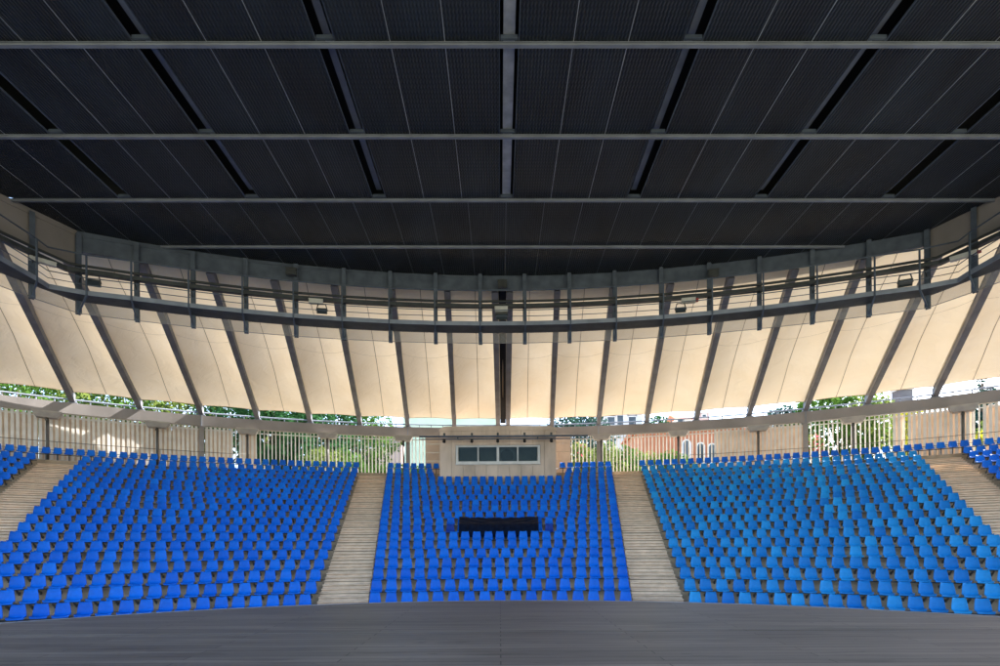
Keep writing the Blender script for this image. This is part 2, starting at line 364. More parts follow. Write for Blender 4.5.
# ------------------------------------------------------------------ terraces and aisle stairs
terr = empty('seating_terrace'); tag(terr, kind='structure')
AMAX = R(52)
def tiers():
    n = 72
    for i in range(1, NR + 1):
        ro = row_r(i + 1) - 0.75 if i < NR else RO + 1.2
        if i == 19: ro = row_r(20) - 0.75
        ri = row_r(i) - 0.75
        z = tier_z(i); zb = max(-0.02, z - 1.2)
        mb = MB(); v = []
        for k in range(n + 1):
            a = -AMAX + 2 * AMAX * k / n
            if i == NR:
                pa = pol(ri, a)
                # the walkway behind the last row follows the fence
                aa = math.atan2(pa[0], pa[1] - OC); pb = pol(RO + 0.8, aa, 0, OC)
                v += [(pa[0], pa[1], zb), (pb[0], pb[1], zb), (pb[0], pb[1], z), (pa[0], pa[1], z)]
            else:
                v += [pol(ri, a, zb), pol(ro + 0.3, a, zb), pol(ro + 0.3, a, z), pol(ri, a, z)]
        mb.v = v
        for k in range(n):
            for j in range(4):
                mb.f.append((4 * k + j, 4 * k + (j + 1) % 4, 4 * (k + 1) + (j + 1) % 4, 4 * (k + 1) + j))
        mb.f.append((3, 2, 1, 0)); mb.f.append((4 * n, 4 * n + 1, 4 * n + 2, 4 * n + 3))
        mb.build('tier', 'concrete', terr)
tiers()

def aisle(line_a, side, width, off, label, rows=19):
    """stairs beside the radial line at angle line_a; side=+1 to the right of that line seen from the stage"""
    root = empty('aisle_stairs', pol(row_r(1) - 0.75, line_a)); tag(root, label, 'stairs', 'aisle stairs between the seat blocks')
    rootm = Matrix.Translation(root.location)
    d = Vector((math.sin(line_a), math.cos(line_a), 0)); s = Vector((d.y, -d.x, 0)) * side
    c0 = Vector((0, SC, 0))
    meshes = {}
    for i in range(1, rows + 1):
        for h in (0, 1, 2):
            r0 = row_r(i) - 0.75 + h * 0.3125 - 0.065; r1 = row_r(i) - 0.75 + (h + 1) * 0.3125 - 0.03
            if i == rows and h == 2: r1 += 0.3
            z1 = tier_z(i) + (0.012, 0.1186, 0.2371)[h]; z0 = tier_z(i) - 0.15
            mb = MB(); w0, w1 = off, off + width
            def P(r, w, z):
                q = c0 + d * math.sqrt(max(0, r * r - w * w)) + s * w; return (q.x - root.location.x, q.y - root.location.y, z)
            nose = 0.03
            # tread slab with a recessed shadow gap under its nosing, then the riser
            ra, rb_, rg = r0, r0 + 0.03, r0 + 0.11; za, zb, zc = z1 - 0.035, z1 - 0.036, z1 - 0.072
            prof = [(ra, z1), (ra, za), (rg, zb), (rg, zc), (rb_, zc - 0.001), (rb_, z0), (r1, z0), (r1, z1)]
            n_ = len(prof); v = [P(r, w0, z) for r, z in prof] + [P(r, w1, z) for r, z in prof]
            fs = [tuple(range(n_)), tuple(n_ + q for q in reversed(range(n_)))] + [((q + 1) % n_, q, n_ + q, n_ + (q + 1) % n_) for q in range(n_)]
            fs = [tuple(reversed(f)) for f in fs]
            if side < 0: fs = [tuple(reversed(f)) for f in fs]
            fs = [tuple(reversed(f)) for f in fs]
            mb.add(v, fs); mb.build('step', 'stepstone', root)
aisle(-A_C, -1, AISLE - 0.08, 0.06, 'beige stone aisle stairs between the middle seat block and the deep blue side block')
aisle(A_C, 1, AISLE - 0.08, 0.06, 'beige stone aisle stairs between the middle seat block and the faded blue block')
aisle(-A2, -1, AISLE - 0.03, A2_OFF + 0.04, 'beige stone aisle stairs on the outer side of the deep blue side block')
aisle(A2, 1, AISLE - 0.03, A2_OFF + 0.04, 'beige stone aisle stairs with a sun patch on the outer side of the faded block')

# ------------------------------------------------------------------ seats
def seat_mesh():
    prof = [(-0.415, 0.385, .170), (-0.405, 0.425, .188), (-0.36, 0.436, .195), (-0.22, 0.420, .190), (-0.125, 0.424, .183), (-0.080, 0.462, .180), (-0.055, 0.55, .174), (-0.025, 0.67, .158), (-0.004, 0.750, .145), (0.012, 0.776, .125), (0.036, 0.768, .115)]
    us = [-1, -0.88, -0.45, 0.0, 0.45, 0.88, 1]
    top = []; bot = []
    for k, (y, z, w) in enumerate(prof):
        y0, z0, _ = prof[max(k - 1, 0)]; y1, z1, _ = prof[min(k + 1, len(prof) - 1)]
        ty, tz = y1 - y0, z1 - z0; L = math.hypot(ty, tz); ny, nz = -tz / L, ty / L     # surface normal (up / towards the stage)
        for u in us:
            e = max(0, abs(u) - 0.5) / 0.5; lift = 0.035 * e * e * (1 if 1 <= k <= 8 else 0.3) - (0.008 * (1 - u * u))
            w_ = w * 1.06; top.append((u * w_, y + ny * lift, z + nz * lift)); bot.append((u * w_ * 0.985, y + ny * (lift - 0.014), z + nz * (lift - 0.014)))
    n = len(us); m = len(prof); N = n * m; f = []
    for k in range(m - 1):
        for j in range(n - 1):
            a, b, c, d = k * n + j, k * n + j + 1, (k + 1) * n + j + 1, (k + 1) * n + j
            f.append((a, b, c, d)); f.append((N + a, N + d, N + c, N + b))
    for j in range(n - 1):
        f.append((j, N + j, N + j + 1, j + 1)); q = (m - 1) * n; f.append((q + j, q + j + 1, N + q + j + 1, N + q + j))
    for k in range(m - 1):
        a, b = k * n, (k + 1) * n; f.append((a, b, N + b, N + a)); a += n - 1; b += n - 1; f.append((a, N + a, N + b, b))
    return top + bot, f
def bracket_geo(legs):
    mb = MB()
    mb.box(-0.245, 0.245, -0.20, -0.16, 0.345, 0.385)
    mb.box(-0.03, 0.03, -0.33, -0.06, 0.386, 0.409)
    if legs:
        mb.box(-0.025, 0.025, -0.22, -0.14, 0.002, 0.344); mb.box(-0.07, 0.07, -0.24, -0.12, 0.001, 0.012)
    else:       # carried by an arm from the riser behind
        mb.bar((0, -0.20, 0.33), (0, 0.18, 0.22), 0.035, 0.045); mb.box(-0.03, 0.03, 0.172, 0.186, 0.17, 0.27)
    return mb.v, mb.f
SV, SF = seat_mesh(); BV, BF = bracket_geo(False); BV2, BF2 = bracket_geo(True)
def seat_block(i, lo, hi, pitch=0.49):
    r = row_r(i); w = (hi - lo) * r; n = int((w - 0.43) / pitch) + 1
    if n < 1: return []
    st = (w - 0.43) / max(1, n - 1) if n > 1 else 0
    st = min(st, pitch * 1.06)
    a0 = (lo + hi) / 2 - st * (n - 1) / 2 / r
    return [a0 + k * st / r for k in range(n)]
seats = []      # (row, angle, block)
for i in range(1, NR + 1):
    eps = 0.03 / row_r(i)
    for a in seat_block(i, -A_C, A_C):
        x = row_r(i) * math.sin(a)
        if i >= 18 and abs(x) < 4.0: continue
        seats.append((i, a, 'mid'))
    for sgn, blk in ((-1, 'deep'), (1, 'faded')):
        for a in seat_block(i, a_in(i) + eps, a_out(i) - eps): seats.append((i, sgn * a, blk))
        if i < 20:
            for a in seat_block(i, a_out2(i) + eps, R(50)): seats.append((i, sgn * a, 'outer'))
        else:
            for a in seat_block(i, a_out(i), R(50)): seats.append((i, sgn * a, 'outer'))
BLK_MAT = {'mid': 'seat_deep', 'deep': 'seat_deep', 'faded': 'seat_faded', 'outer': 'seat_deep'}
def seat_center_z(i): return tier_z(i) + (0.0)
# size in the picture: nearest visible first
vis = []
for idx, (i, a, b) in enumerate(seats):
    x, y, _ = pol(row_r(i), a)
    u = 500 + F * x / y
    if -5 < u < 1005: vis.append((math.hypot(x, y), idx))
vis.sort(); near = set(k for _, k in vis[:300])
ORD = ['', 'front', 'second', 'third', 'fourth', 'fifth', 'sixth', 'seventh', 'eighth']
def data_mesh(name, v, f, mats, smooth=True):
    me = bpy.data.meshes.new(name); me.from_pydata(v, [], f); me.update()
    for m in mats: me.materials.append(M[m])
    if smooth: me.polygons.foreach_set('use_smooth', [True] * len(me.polygons))
    return me
seat_me = {k: data_mesh('seat_' + k, SV, SF, [k]) for k in ('seat_deep', 'seat_faded', 'seat_darker')}
brk_me = data_mesh('bracket', BV, BF, ['steel_dark'], False)
BLK_TXT = {'mid': 'deep blue plastic seat, %s row of the middle block facing the stage',
           'deep': 'deep blue plastic seat, %s row of the wide side block of deep blue seats',
           'faded': 'sun-faded lighter blue plastic seat, %s row of the faded side block',
           'outer': 'deep blue plastic seat, %s row beyond the outer aisle stairs'}
rest = {'v': [], 'f': [], 'mi': [], 'tone': []}; rb_v = []; rb_f = []
rv = np.array(SV); rbv = np.array(BV); rbv2 = np.array(BV2); rest_v = []; rest_f = []; rest_mi = []; rest_t = []; o1 = 0; bk_v = []; bk_f = []; o2 = 0
darker_seats = []
for idx, (i, a, b) in enumerate(seats):
    p = pol(row_r(i), a, tier_z(i)); x, y, _ = p
    rz = -a
    mk = BLK_MAT[b]
    if b == 'mid' and i == 8 and 2.05 < abs(x) < 2.5: mk = 'seat_darker'  # seats just past either end of the black cloth get a darker blue
    if b == 'faded' and i == 20: mk = 'seat_deep'
    jx, jr = rng.normal(0, 0.006), rng.normal(0, 0.012)
    if idx in near:
        o = link('stadium_seat', seat_me[mk]); o.location = (p[0] + jx, p[1], p[2]); o.rotation_euler = (rng.normal(0, 0.012), rng.normal(0, 0.010), rz + jr)
        tag(o, BLK_TXT[b] % ORD[i], 'seat', 'seats in the %s row, %s block' % (ORD[i], b))
        c = link('bracket', brk_me, o)
    else:
        cs, sn = math.cos(rz + jr), math.sin(rz + jr)
        rot = np.array([[cs, -sn, 0], [sn, cs, 0], [0, 0, 1]])
        rest_v.append(rv @ rot.T + np.array([p[0] + jx, p[1], p[2]]))
        rest_f += [tuple(q + o1 for q in f) for f in SF]; o1 += len(SV)
        rest_mi += [{'seat_deep': 0, 'seat_faded': 1, 'seat_darker': 2}[mk]] * len(SF)
        rest_t += [rng.random()] * len(SV)
        g_v, g_f = (rbv2, BF2) if i == 20 else (rbv, BF)
        bk_v.append(g_v @ rot.T + np.array(p)); bk_f += [tuple(q + o2 for q in f) for f in g_f]; o2 += len(g_v)
me = bpy.data.meshes.new('rear_seats'); me.from_pydata(np.vstack(rest_v).tolist(), [], rest_f); me.update()
for k in ('seat_deep', 'seat_faded', 'seat_darker'): me.materials.append(M[k])
me.polygons.foreach_set('material_index', rest_mi); me.polygons.foreach_set('use_smooth', [True] * len(me.polygons))
at = me.attributes.new('tone', 'FLOAT', 'POINT'); at.data.foreach_set('value', rest_t)
rs = link('rear_seats', me); tag(rs, 'rows of blue plastic seats filling the upper terraces', 'seats', kind='stuff')
me = bpy.data.meshes.new('rear_brackets'); me.from_pydata(np.vstack(bk_v).tolist(), [], bk_f); me.update(); me.materials.append(M['steel_dark'])
tag(link('bracket', me, rs), kind='stuff')

# black cloth draped over the middle block
def black_cloth():
    x0, x1 = -1.90, 1.80; nx, ny = 60, 26; mb = MB(); v = []
    for j in range(ny + 1):
        for k in range(nx + 1):
            x = x0 + (x1 - x0) * k / nx; u = k / nx; t = j / ny
            r9, r8 = row_r(9) + 0.01, row_r(8) - 0.10
            a = x / r9
            seatwave = 0.5 + 0.5 * math.cos(2 * math.pi * x / 0.5)
            if t < 0.5:
                s = t / 0.5; r = r9 + (r8 - r9) * s; z = tier_z(9) + SEAT_TOP + 0.02 + (-RISE + 0.0) * s
                z -= 0.10 * math.sin(math.pi * s) * (0.6 + 0.4 * math.sin(math.pi * u)) 
                q_ = 2 * u - 1; z += 0.035 * math.sin(2 * math.pi * (2.4 * s + 1.3 * q_ * q_)) * math.sin(math.pi * s) + 0.012 * math.sin(31 * u - 5 * s); z -= 0.05 * (1 - q_ * q_) * (1 - s)
            else:
                s = (t - 0.5) / 0.5; r = r8 - 0.14 * math.sin(s * math.pi * 0.5) - 0.26 * math.sin(min(1, s * 1.4) * math.pi / 2) * 0.9
                z = tier_z(8) + SEAT_TOP + 0.02 - 0.62 * s ** 1.15
                r += 0.035 * math.sin(23 * u + 2 * s) * s + 0.02 * math.sin(47 * u)
            v.append(pol(r, a, z))
    mb.v = v
    for j in range(ny):
        for k in range(nx):
            q = j * (nx + 1) + k; mb.f.append((q, q + nx + 1, q + nx + 2, q + 1))
    o = mb.build('black_cloth', 'cloth', smooth=True)
    sm = o.modifiers.new('thick', 'SOLIDIFY'); sm.thickness = 0.006
    tag(o, 'black cloth draped over two rows of seats in the middle block', 'cloth')
black_cloth()

# ------------------------------------------------------------------ canopy: outer ring, arms, membrane
K = {0: 0.0}
for k in range(1, 13): K[k] = R(4.25 * k + 0.25)
KO_X = 0.30       # the roof axis lies a little beside the seating axis
def foot(k):
    a = math.copysign(K[abs(k)], k) if k else 0.0
    p = pol(RO, a, 0, OC); return Vector((p[0] + KO_X * 0.9, p[1], 0))
RIN, IC = 40.0, -15.0
def ring_pt(s, off=0.0):
    """point at arc length s on the inner ring; past the kink the ring runs back along the stage sides"""
    sk = 16.9; sg = 1 if s >= 0 else -1; s_ = abs(s)
    if s_ <= sk:
        a = s_ / RIN; return Vector((sg * (RIN + off) * math.sin(a) + KO_X * 0.6, IC + (RIN + off) * math.cos(a), 0))
    a = sk / RIN; p = Vector(((RIN) * math.sin(a), IC + (RIN) * math.cos(a), 0)); d = Vector((0.387, -0.922, 0)); nn = Vector((0.922, 0.387, 0))
    q = p + d * (s_ - sk) + nn * off; return Vector((sg * q.x + KO_X * 0.6, q.y, 0))
def inner(k): return ring_pt(2.48 * k, 0.3)
Z_BEAM = CZ + 8.10; Z_MO = CZ + 8.66; Z_MI = CZ + 12.02
canopy = empty('membrane_canopy', (0, 0, 0)); tag(canopy, 'cream tensile fabric canopy on grey radial arms and curved ring beam', 'canopy')
KMAX = 12
# ring beam: curved box, in pieces from post to post
beam_path = []
for j in range(-KMAX * 4, KMAX * 4 + 1):
    kk = j / 4; k0 = math.floor(kk); fr = kk - k0
    a0 = math.copysign(K[abs(k0)], k0) if k0 else 0; k1 = min(k0 + 1, KMAX); a1 = math.copysign(K[abs(k1)], k1) if k1 else 0
    a = a0 + (a1 - a0) * fr; p = pol(RO, a, 0, OC); beam_path.append((kk, Vector((p[0] + KO_X * 0.9, p[1], 0))))
def seg(path, lo, hi): return [p for kk, p in path if lo - 1e-6 <= kk <= hi + 1e-6]
for lo, hi in ((-12, -10), (-10, -6), (-6, -2), (-2, 2), (2, 6), (6, 10), (10, 12)):
    pts = [Vector((p.x, p.y, Z_BEAM)) for p in seg(beam_path, lo, hi)]
    mb = MB(); mb.sweep(pts, [(-0.19, -0.62), (0.19, -0.62), (0.19, 0), (-0.19, 0)])
    mb.build('ring_beam', 'ringbeam', canopy)
    for e in ((hi,) if hi < 12 else ()):
        p = foot(e); th = math.atan2(p.x, p.y - OC); m = Matrix.Translation((p.x, p.y, 0)) @ Matrix.Rotation(-th, 4, 'Z')
        MB().box(-0.03, 0.03, -0.235, 0.235, Z_BEAM - 0.66, Z_BEAM + 0.03, m).build('splice_plate', 'steel_light', canopy)
        pm = MB(); pm.box(-0.14, 0.14, -0.14, 0.14, WALK_Z - 0.3, Z_BEAM - 0.622, m); pm.box(-0.24, 0.24, -0.2, 0.2, Z_BEAM - 0.68, Z_BEAM - 0.625, m)
        pm.build('post', 'ringbeam', canopy)
# pipe rail on top of the ring beam
pts = [Vector((p.x, p.y, Z_BEAM + 0.22)) for p in seg(beam_path, -12, 12)]
mb = MB(); mb.tube(pts, 0.045, 6)
mb.build('edge_pipe', 'steel_light', canopy, True)
stub_me = MB().box(-0.025, 0.025, -0.025, 0.025, 0.001, 0.185).mesh('pipe_stub'); stub_me.materials.append(M['steel_light'])
for j, (kk, p) in enumerate(beam_path):
    if abs(kk - round(kk)) > 0.1: link('pipe_stub', stub_me, canopy).location = (p.x, p.y, Z_BEAM)
def arm(a, b, w, h, lab='arm'):
    mb = MB(); mb.bar(a, b, w, h)
    d = (Vector(b) - Vector(a)).normalized(); s = d.cross(Vector((0, 0, 1))).normalized(); u = s.cross(d)
    for q in (0.5, -0.5): mb.bar(Vector(a) + u * (h * q), Vector(b) + u * (h * q), w + 0.04, 0.03)
    o = mb.build('arm', 'arm', canopy)
    f = MB(); pz = Vector(a); th = math.atan2(s.y, s.x)
    m = Matrix.Translation((pz.x, pz.y, 0)) @ Matrix.Rotation(th, 4, 'Z')
    f.box(-w / 2 - 0.12, w / 2 + 0.12, -0.15, 0.15, Z_BEAM + 0.002, Z_BEAM + 0.05, m); f.box(-w / 2 - 0.05, w / 2 + 0.05, -0.12, 0.12, Z_BEAM + 0.052, Z_BEAM + 0.16, m)
    f.build('foot_bracket', 'steel_light', o)
    return o
def mem_uv(k, u, v):
    """point of the fabric between arms k and k+1"""
    f0, f1, i0, i1 = foot(k), foot(k + 1), inner(k), inner(k + 1)
    o = f0.lerp(f1, u); c = Vector((0, OC, 0)); dirv = (o - c); dirv.z = 0; dirv.normalize()
    o = o - dirv * 0.45; n = i0.lerp(i1, u)
    p = o.lerp(n, v); z = Z_MO + (Z_MI - Z_MO) * v
    bul = 4 * u * (1 - u)
    z += bul * 0.62 * math.sin(math.pi * min(1, 0.12 + v)) ** 0.8 * min(1, 0.25 + 2.5 * v)
    z -= 0.22 * math.sin(math.pi * v)          # fabric hangs a little between its ends
    return Vector((p.x, p.y, z))
NU, NV = 12, 16
for k in range(-KMAX, KMAX):
    mb = MB()
    for j in range(NV + 1):
        for i in range(NU + 1): mb.v.append(tuple(mem_uv(k, i / NU, j / NV)))
    for j in range(NV):
        for i in range(NU):
            q = j * (NU + 1) + i; mb.f.append((q, q + 1, q + NU + 2, q + NU + 1))
    o = mb.build('membrane_panel', 'membrane', canopy, True)
    if -10 <= k <= 9:
        # welded seams: one down the middle, one curved across
        sm = MB(); w = 0.014
        def strip(pts, wv):
            base = len(sm.v)
            for t_, p in enumerate(pts):
                d = (pts[min(t_ + 1, len(pts) - 1)] - pts[max(t_ - 1, 0)]).normalized(); s = d.cross(Vector((0, 0, 1))).normalized()
                sm.v.append(tuple(p - s * wv - Vector((0, 0, 0.03)))); sm.v.append(tuple(p + s * wv - Vector((0, 0, 0.03))))
            for t_ in range(len(pts) - 1): sm.f.append((base + 2 * t_, base + 2 * t_ + 1, base + 2 * t_ + 3, base + 2 * t_ + 2))
        strip([mem_uv(k, 0.5, t / 20) for t in range(0, 21)], w)
        strip([mem_uv(k, u / 20, 0.60 - 0.11 * 4 * (u / 20) * (1 - u / 20)) for u in range(1, 20)], w * 0.8)
        sm.build('seam', 'seam', o)
        hm = MB(); hm.tube([mem_uv(k, u / 10, 0.0) for u in range(0, 11)], 0.025, 5); hm.build('hem', 'membrane', o, True)
for k in range(-KMAX, KMAX + 1):
    a = foot(k); b = inner(k); za, zb = Z_BEAM + 0.26, Z_MI - 0.40
    if k == 0:
        for s in (-0.34, 0.34):
            arm((a.x + s, a.y, za), (b.x + s, b.y, zb), 0.26, 0.42)
        g = MB(); g.bar((a.x, a.y, za + 0.12), (b.x, b.y, zb + 0.12), 0.36, 0.05); g.build('gutter', 'black', canopy)
    else: arm((a.x, a.y, za), (b.x, b.y, zb), 0.235, 0.40)

# ------------------------------------------------------------------ flat roof over the stage
roof = empty('flat_roof'); tag(roof, 'dark perforated metal panel roof over the stage with grey steel beams', 'roof')
TILT = 0.0065
def roof_z(x, y): return CZ + 12.28 - 0.0104 * y - TILT * x
def ring_y(x):
    xx = abs(x - KO_X * 0.6)
    xk = RIN * math.sin(16.9 / RIN); yk = IC + RIN * math.cos(16.9 / RIN)
    if xx <= xk: return IC + math.sqrt(RIN ** 2 - xx ** 2)
    return yk - (xx - xk) / 0.42
CROSS = [13.49 + 3.0 * k for k in range(-7, 4)]     # 22.49 is the last one
BAY = 4.43; BX = 0.30
def beam_xs(): return [BX + BAY * k for k in range(-5, 6)]
def slab(name, x0, x1, y0, y1f, dz, th, m, parent, ymax=None, nseg=4):
    """roof piece whose far edge follows the ring"""
    mb = MB(); top = []; n = nseg
    xs = [x0 + (x1 - x0) * t / n for t in range(n + 1)]
    far = [y1f(x) if callable(y1f) else y1f for x in xs]
    if max(far) <= y0 + 0.02: return None
    far = [max(q, y0 + 0.005) for q in far]
    v = []
    for z_ in (dz, dz + th):
        v += [(x, y0, roof_z(x, y0) + z_) for x in xs] + [(x, f, roof_z(x, f) + z_) for x, f in zip(xs, far)]
    m_ = 2 * (n + 1); f = []
    for t in range(n):
        f.append((t, n + 1 + t, n + 2 + t, t + 1)); f.append((m_ + t, m_ + t + 1, m_ + n + 2 + t, m_ + n + 1 + t))
        f.append((t, t + 1, m_ + t + 1, m_ + t)); f.append((n + 1 + t, m_ + n + 1 + t, m_ + n + 2 + t, n + 2 + t))
    f.append((0, m_, m_ + n + 1, n + 1)); f.append((n, n + 1 + n, m_ + n + 1 + n, m_ + n))
    mb.add(v, f); return mb.build(name, m, parent)
XLIM = 24.0
def clip(y1): return lambda x: min(y1, ring_y(x) + 0.12)
GAP = 0.46
for bi in range(len(CROSS) - 1):
    y0, y1 = CROSS[bi] + 0.02, CROSS[bi + 1] - 0.02
    if y1 < 4: continue
    if CROSS[bi] < 19.4:
        for bx in beam_xs():
            w = (BAY - GAP) / 3
            for t in range(3):
                xa = bx + GAP / 2 + t * w + 0.009; xb = xa + w - 0.018
                if abs(xa) > XLIM: continue
                slab('roof_panel', xa, xb, y0, clip(y1), rng.uniform(0, 0.004), 0.04, 'roof_panel', roof)
for (ya, yb) in ((19.51, 22.47), (22.51, 40)):
    w = 1.355
    for t in range(-16, 17):
        xa = BX + t * w + 0.009; xb = xa + w - 0.018
        if abs(xa) > XLIM: continue
        slab('roof_panel', xa, xb, ya, clip(yb), rng.uniform(0, 0.004), 0.04, 'roof_panel', roof)
# thin bright edge strips between neighbouring panels
for bx in beam_xs():
    w = (BAY - GAP) / 3
    for t in (1, 2):
        x = bx + GAP / 2 + t * w
        if abs(x) < XLIM: slab('joint_strip', x - 0.008, x + 0.008, 4.5, clip(19.45), -0.004, 0.02, 'joint', roof, nseg=1)
    for q in (GAP / 2 + 0.004, BAY - GAP / 2 - 0.004):
        x = bx + q
        if abs(x) < XLIM: slab('joint_strip', x - 0.008, x + 0.008, 4.5, clip(19.45), -0.006, 0.06, 'steel', roof, nseg=1)
for t in range(-13, 14):
    x = BX + t * 1.355
    slab('joint_strip', x - 0.007, x + 0.007, 19.55, clip(40), -0.004, 0.02, 'steel_light', roof, nseg=1)
# cross beams below the panels
for y in CROSS:
    if y < 4: continue
    xm = 0
    while ring_y(xm + 0.05 + KO_X * 0.6) > y + 0.05 and xm < XLIM: xm += 0.05
    xa, xb = -xm + KO_X * 0.6, xm + KO_X * 0.6
    mb = MB()
    mb.bar((xa, y, roof_z(xa, y) - 0.045), (xb, y, roof_z(xb, y) - 0.045), 0.03, 0.06)
    mb.bar((xa, y, roof_z(xa, y) - 0.082), (xb, y, roof_z(xb, y) - 0.082), 0.10, 0.014)
    mb.bar((xa, y, roof_z(xa, y) - 0.008), (xb, y, roof_z(xb, y) - 0.008), 0.10, 0.012)
    mb.build('cross_beam', 'steel_light', roof)
# main beams seen in the slots between the panels
for bx in beam_xs():
    if abs(bx) > 20: continue
    ye = min(19.4, ring_y(bx) - 0.1); mb = MB()
    za, zb = roof_z(bx, 4.5), roof_z(bx, ye); mid_ = abs(bx - BX) < 0.1; fw_ = 0.28 if mid_ else 0.18; rc_ = 0.12 if mid_ else 0.28
    mb.bar((bx, 4.5, za + rc_), (bx, ye, zb + rc_), fw_, 0.03); mb.bar((bx, 4.5, za + (rc_ + 0.65) / 2), (bx, ye, zb + (rc_ + 0.65) / 2), 0.03, 0.62 - rc_)
    mb.build('main_beam', 'joint' if mid_ else 'steel_light', roof)
    for y in CROSS:
        if y < 4 or y > ye + 0.3: continue
        MB().box(bx - 0.21, bx + 0.21, y - 0.12, y - 0.05, roof_z(bx, y) + 0.01, roof_z(bx, y) + 0.10).build('bracket_plate', 'steel', roof)
# closed deck above
mb = MB(); n = 80; v = []
for t in range(n + 1):
    x = -26 + 52 * t / n
    v += [(x, 4.2, roof_z(x, 0) + 0.66), (x, max(4.4, ring_y(x) + 2.2 if abs(x) < 25 else 1), roof_z(x, 20) + 0.66)]
mb.v = v; mb.f = [(2 * t, 2 * t + 1, 2 * t + 3, 2 * t + 2) for t in range(n)]
o = mb.build('roof_deck', 'black', roof); sm = o.modifiers.new('t', 'SOLIDIFY'); sm.thickness = 0.08; sm.offset = 1

# ------------------------------------------------------------------ catwalk with ring fascia
cw = empty('catwalk'); tag(cw, 'curved steel lighting catwalk with railings under the dark roof edge', 'catwalk')
def rz_(s, z): p = ring_pt(s); return Vector((p.x, p.y, CZ + z))
post_s = [(-8.5 + k) * 1.99 for k in range(18)]
side_s = [16.9 + 1.55 + 1.95 * k for k in range(0, 6)]
all_s = sorted([-s for s in side_s] + post_s + side_s)
def ring_path(off, z, lo=None, hi=None, step=0.99):
    ss = [s for s in all_s if (lo is None or s >= lo - 1e-6) and (hi is None or s <= hi + 1e-6)]
    out = []
    for s in ss:
        if s == side_s[0] and off > 0.1: out.append(corner(1, off, z))
        out.append(ring_off(s, off, z))
        if s == -side_s[0] and off > 0.1: out.append(corner(-1, off, z))
    return out
def corner(sg, off, z):
    r = RIN - off; x = 16.4 + 0.16 * off; y = IC + math.sqrt(r * r - x * x); return Vector((sg * x + KO_X * 0.6, y, CZ + z))
def ring_off(s, off, z):
    # offset towards the stage; mitre at the kink
    p = ring_pt(s); q0 = ring_pt(s - 0.05); q1 = ring_pt(s + 0.05); t = (q1 - q0); t.normalize(); n = Vector((t.y, -t.x, 0))
    if n.y > 0: n = -n
    if abs(s) > 16.95:
        sg = 1 if s > 0 else -1; k_ = off / 1.04; q = Vector((sg * 16.5 + KO_X * 0.6, p.y - 0.35, 0))
        r_ = p.lerp(q, k_); return Vector((r_.x, r_.y, CZ + z))
    return Vector((p.x + n.x * off, p.y + n.y * off, CZ + z))
ZF_T, ZF_B = 12.02, 11.40
for a, b in zip(all_s[:-1], all_s[1:]):
    side = (abs(a) > 16.8 and abs(b) > 16.8)
    zb_ = ZF_B - (0.55 if side else 0)
    p, q = ring_off(a, 0.02, 0), ring_off(b, 0.02, 0)
    def th(x): return -TILT * x
    mb = MB()
    t = (q - p); t.z = 0; t.normalize(); p2 = p + t * 0.004; q2 = q - t * 0.004
    for (w, z0, z1) in ((0.05, zb_, ZF_T + 0.18), (0.12, zb_ - 0.03, zb_ - 0.001), (0.10, ZF_T - 0.06, ZF_T - 0.03)):
        mb.bar((p2.x, p2.y, CZ + (z0 + z1) / 2), (q2.x, q2.y, CZ + (z0 + z1) / 2), w, z1 - z0)
    mb.build('fascia_panel', 'steel' if not side else 'ringbeam', cw)
for s in all_s:
    p = ring_off(s, 0.14, 0); q = ring_off(s, 1.0, 0)
    th = math.atan2(q.x - p.x, -(q.y - p.y))
    m = Matrix.Translation((p.x, p.y, CZ)) @ Matrix.Rotation(th, 4, 'Z')
    mb = MB(); mb.box(-0.085, 0.085, -0.085, -0.070, 8.93, 12.04, m); mb.box(-0.085, 0.085, 0.070, 0.085, 8.93, 12.04, m); mb.box(-0.012, 0.012, -0.068, 0.068, 8.93, 12.04, m)
    mb.build('post', 'steel', cw)
    e = ring_off(s, 1.04, 0)
    mb = MB(); mb.bar((e.x, e.y, CZ + 9.40), (e.x, e.y, CZ + 10.93), 0.05, 0.05); mb.build('stanchion', 'steel', cw)
    mb = MB(); mb.bar((e.x, e.y, CZ + 9.415), (p.x, p.y, CZ + 8.99), 0.05, 0.08); mb.build('brace', 'steel', cw)
DK0, DK1 = 0.06, 1.0
mb = MB(); a_ = ring_path(0.101, 9.43); b_ = ring_path(DK1, 9.43)
for p, q in zip(a_, b_): mb.v += [tuple(p), tuple(q), (q.x, q.y, q.z + 0.05), (p.x, p.y, p.z + 0.05)]
for t in range(len(a_) - 1):
    for j in range(4): mb.f.append((4 * t + j, 4 * t + (j + 1) % 4, 4 * t + 4 + (j + 1) % 4, 4 * t + 4 + j))
mb.build('deck', 'steel_dark', cw)
MB().sweep(ring_path(1.01, 9.42), [(-0.015, 0), (0.015, 0), (0.015, 0.17), (-0.015, 0.17)]).build('toe_board', 'steel_light', cw)
for z, r_, m_ in ((10.92, 0.028, 'steel'), (10.06, 0.018, 'steel'), (9.80, 0.014, 'steel')):
    mb = MB(); mb.tube(ring_path(1.04, z), r_, 6); mb.build('rail', m_, cw, True)
mb = MB(); mb.tube(ring_path(0.30, 10.76), 0.055, 8); mb.build('pipe', 'steel_dark', cw, True)
